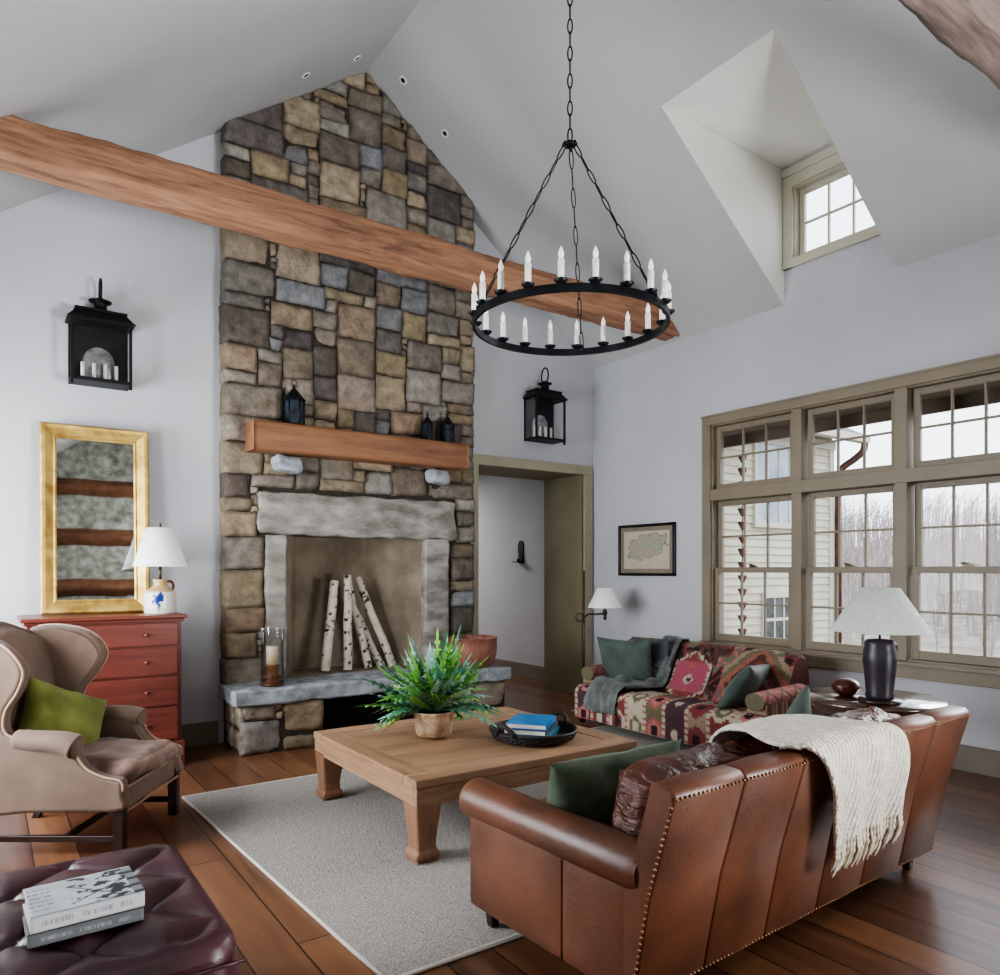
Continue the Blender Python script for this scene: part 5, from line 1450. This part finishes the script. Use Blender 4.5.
xwin(8.44, 9.06, .40, .98, 3, 2, M['xpaned'])
t = thing('copper_gutter', 'copper gutter with downspout at the corner of the clapboard wing', 'gutter', (10, 5.8, 0))
mb = MB(); mb.bb(5.7, 10.34, 5.58, 5.70, 3.16, 3.26); mb.build('trough', M['clapt'], t, world=True)
mb = MB(); mb.tube(catmull([(10.29, 5.64, 3.2), (10.29, 5.66, 3.06), (10.25, 5.76, 2.95), (10.13, 5.92, 2.78), (10.12, 5.94, 2.5)], 5)+[V((10.12, 5.94, -1.2))], .05, 10); mb.build('downspout', M['copx'], t, world=True)
t = thing('rain_chain', 'copper cup rain chain hanging outside the leftmost window bay', 'rain chain', (7.66, 5.74, 0))
mb = MB(); mb.tube([(7.66, 5.74, 3.02), (7.66, 5.74, -.9)], .008, 6); mb.build('chain', M['copx'], t, world=True)
z = 2.72; cup = None
while z > -.9:
    if cup is None: cup = MB().lathe((0, 0, 0), [(.012, -.05), (.02, -.045), (.055, .03), (.058, .05), (.05, .035), (.012, -.03)], 12).build('cup', M['copx'], t); c0 = cup
    else: c0 = dup(cup, t)
    c0.location = (0, 0, z); z -= .165
mb = MB(); mb.tube(catmull([(7.60, 5.62, 3.2), (7.62, 5.66, 3.16), (7.66, 5.74, 3.08), (7.66, 5.74, 2.9)], 4), .06, 10); mb.build('spout', M['copx'], t, world=True)
# dense bare woods on the hillside: uncountable trunks
rw = random.Random(31); mb = MB()
def hz(r): return -2.6+sstep(0, 1, max(0, (r-18)/77))*6.5
for k in range(3800):
    an = radians(rw.uniform(4, 48)); r = 36+56*rw.random()**.8; h = rw.uniform(2.6, 5.2)*(.7+.5*r/90); w_ = rw.uniform(.025, .06)*(.6+r/90)
    b = V((r*cos(an), r*sin(an), hz(r))); tp = b+V((rw.uniform(-.4, .4), rw.uniform(-.4, .4), h)); sd = V((-sin(an), cos(an), 0)); dv = V((cos(an), sin(an), 0))
    mb.add([b+sd*w_, b-sd*w_*.5+dv*w_, b-sd*w_*.5-dv*w_, tp], [(0, 1, 3), (1, 2, 3), (2, 0, 3)])
    for q in range(4):
        f = rw.uniform(.35, .9); p0 = b.lerp(tp, f); p1 = p0+sd*rw.uniform(-1, 1)*h*.22+dv*rw.uniform(-1, 1)*h*.15+V((0, 0, rw.uniform(.1, .3)*h)); e = sd*w_*.3+V((0, 0, w_*.3))
        mb.add([p0-e, p0+e, p1], [(0, 1, 2)])
o = mb.build('woods', M['woods']); tag(o, 'hazy grey brown bare woodland covering the hillside beyond the window', 'woods', kind='stuff')
# bare trees
rnd = random.Random(8)
def tree_mesh(h, seed):
    r_ = random.Random(seed); mb = MB()
    def br(p, d, L, r, dep):
        pts = [p]; n = 4
        for i in range(n):
            d = (d+V((r_.uniform(-.12, .12), r_.uniform(-.12, .12), .05))).normalized(); pts.append(pts[-1]+d*L/n)
        mb.tube(pts, [r*(1-.45*i/n) for i in range(n+1)], 5 if dep < 2 else 3, cap=False)
        if dep >= 4: return
        k = 9 if dep == 0 else 4
        for i in range(k):
            f = r_.uniform(.35 if dep == 0 else .2, 1); q = pts[min(n, int(f*n))]
            an = r_.uniform(0, 2*pi); s_ = V((cos(an), sin(an), r_.uniform(.2, 1.2))).normalized()
            br(q, (d*.7+s_*.8).normalized(), L*r_.uniform(.35, .55), r*.45, dep+1)
    br(V((0, 0, 0)), V((0, 0, 1)), h*.7, h*.0065, 0)
    return mb
protos = []
for k in range(4):
    mb = tree_mesh(10, 20+k); ob = mb.build('bare_tree', M['bark']); protos.append(ob)
spots = []; tries = 0
while len(spots) < 14 and tries < 6000:
    tries += 1
    an = radians(rnd.uniform(10, 40)); r = rnd.uniform(21, 31); x, y = r*cos(an), r*sin(an)
    if all(hypot(x-a, y-b) > 3.0 for a, b, _ in spots): spots.append((x, y, r))
for k, (x, y, r) in enumerate(spots):
    ob = protos[k] if k < 4 else dup(protos[k % 4])
    v = max(0, (r-18)/77); z = -2.8+sstep(0, 1, v)*6.5
    ob.location = (x, y, z); ob.rotation_euler = (0, 0, rnd.uniform(0, 6.28)); s_ = rnd.uniform(.45, .62); ob.scale = (s_*.55, s_*.55, s_)
    tag(ob, 'bare leafless grey tree on the hazy hillside beyond the window', 'tree', 'bare trees on the hillside')

# ------------------------------------------------------------------ light
w = bpy.data.worlds.new('overcast'); SC.world = w; w.use_nodes = True; nt = w.node_tree
bg = nt.nodes['Background']
tc = node(nt, 'ShaderNodeTexCoord'); sp = node(nt, 'ShaderNodeSeparateXYZ'); nt.links.new(tc.outputs['Generated'], sp.inputs[0])
n = noisen(nt, tc.outputs['Generated'], 2.2, 4)
ad = node(nt, 'ShaderNodeMath', operation='MULTIPLY_ADD'); ad.inputs[1].default_value = .25
nt.links.new(n.outputs['Fac'], ad.inputs[0]); nt.links.new(sp.outputs['Z'], ad.inputs[2])
colr = ramp(nt, ad.outputs[0], [(.0, (.90, .93, 1.)), (.55, (.80, .88, 1.))])
nt.links.new(colr, bg.inputs['Color']); bg.inputs['Strength'].default_value = 2.9
def area(name, loc, rot, sx, sy, e, c=(1, 1, 1), portal=False, spread=180):
    l = bpy.data.lights.new(name, 'AREA'); l.shape = 'RECTANGLE'; l.size = sx; l.size_y = sy; l.energy = e; l.color = c; l.spread = radians(spread)
    if portal: l.cycles.is_portal = True
    o = bpy.data.objects.new(name, l); COL.objects.link(o); o.location = loc; o.rotation_euler = rot; return o
# overcast daylight through the unseen windows of the left wall
area('daylight_left', (XL-.6, 4.5, 1.8), (0, radians(-86), 0), 2.2, 2.9, 400, (.92, .96, 1.))
area('portal_right', (XR+.17, (WY0+WY1)/2, (WZ0+WZ1)/2), (0, radians(90), 0), WZ1-WZ0, WY1-WY0, 1, portal=True)
area('portal_dormer', (XR+.14, (dw[0]+dw[1])/2, (dw[2]+dw[3])/2), (0, radians(90), 0), dw[3]-dw[2], dw[1]-dw[0], 1, portal=True)
area('hall_fill', (4.3, 9.4, 2.6), (0, 0, 0), .8, .8, 45, (1, .96, .92))  # unseen fill light added to brighten the hall
l = bpy.data.lights.new('bright_sky_sun', 'SUN'); l.energy = 4.0; l.angle = radians(32); l.color = (1, .99, .97)
o = bpy.data.objects.new('bright_sky_sun', l); COL.objects.link(o)
o.rotation_euler = V((-1., .04, -.43)).to_track_quat('-Z', 'Y').to_euler(); o.location = (12, 0, 9)
# added fill lights behind the camera, for the rear wall and left ceiling
area('rear_wall_fill', (4.3, -.9, 3.2), V((-3.1, -2.3, -.9)).to_track_quat('-Z', 'Y').to_euler(), 1.0, 1.0, 130, (1, .98, .95), spread=120)
area('bounce_fill', (4.1, -1.9, .9), V((-3.9, 4.4, 3.4)).to_track_quat('-Z', 'Y').to_euler(), 1.4, 1.2, 150, (.97, .98, 1), spread=110)

# ------------------------------------------------------------------ camera
cam = bpy.data.cameras.new('camera'); co = bpy.data.objects.new('camera', cam); COL.objects.link(co)
cam.sensor_fit = 'HORIZONTAL'; cam.sensor_width = 36; cam.lens = 737/1000*36; cam.clip_start = .02; cam.clip_end = 400
cam.shift_y = (570-487.5)/1000
co.location = (0, 0, 1.35); co.rotation_euler = (radians(90), 0, -radians(34.94))
SC.camera = co
SC.view_settings.view_transform = 'AgX'
SC.view_settings.look = 'AgX - Medium High Contrast'
SC.view_settings.exposure = 0.34
SC.cycles.use_denoising = True
SC.cycles.max_bounces = 10; SC.cycles.diffuse_bounces = 5; SC.cycles.transparent_max_bounces = 16
SC.cycles.sample_clamp_indirect = 6; SC.cycles.caustics_reflective = False; SC.cycles.caustics_refractive = False
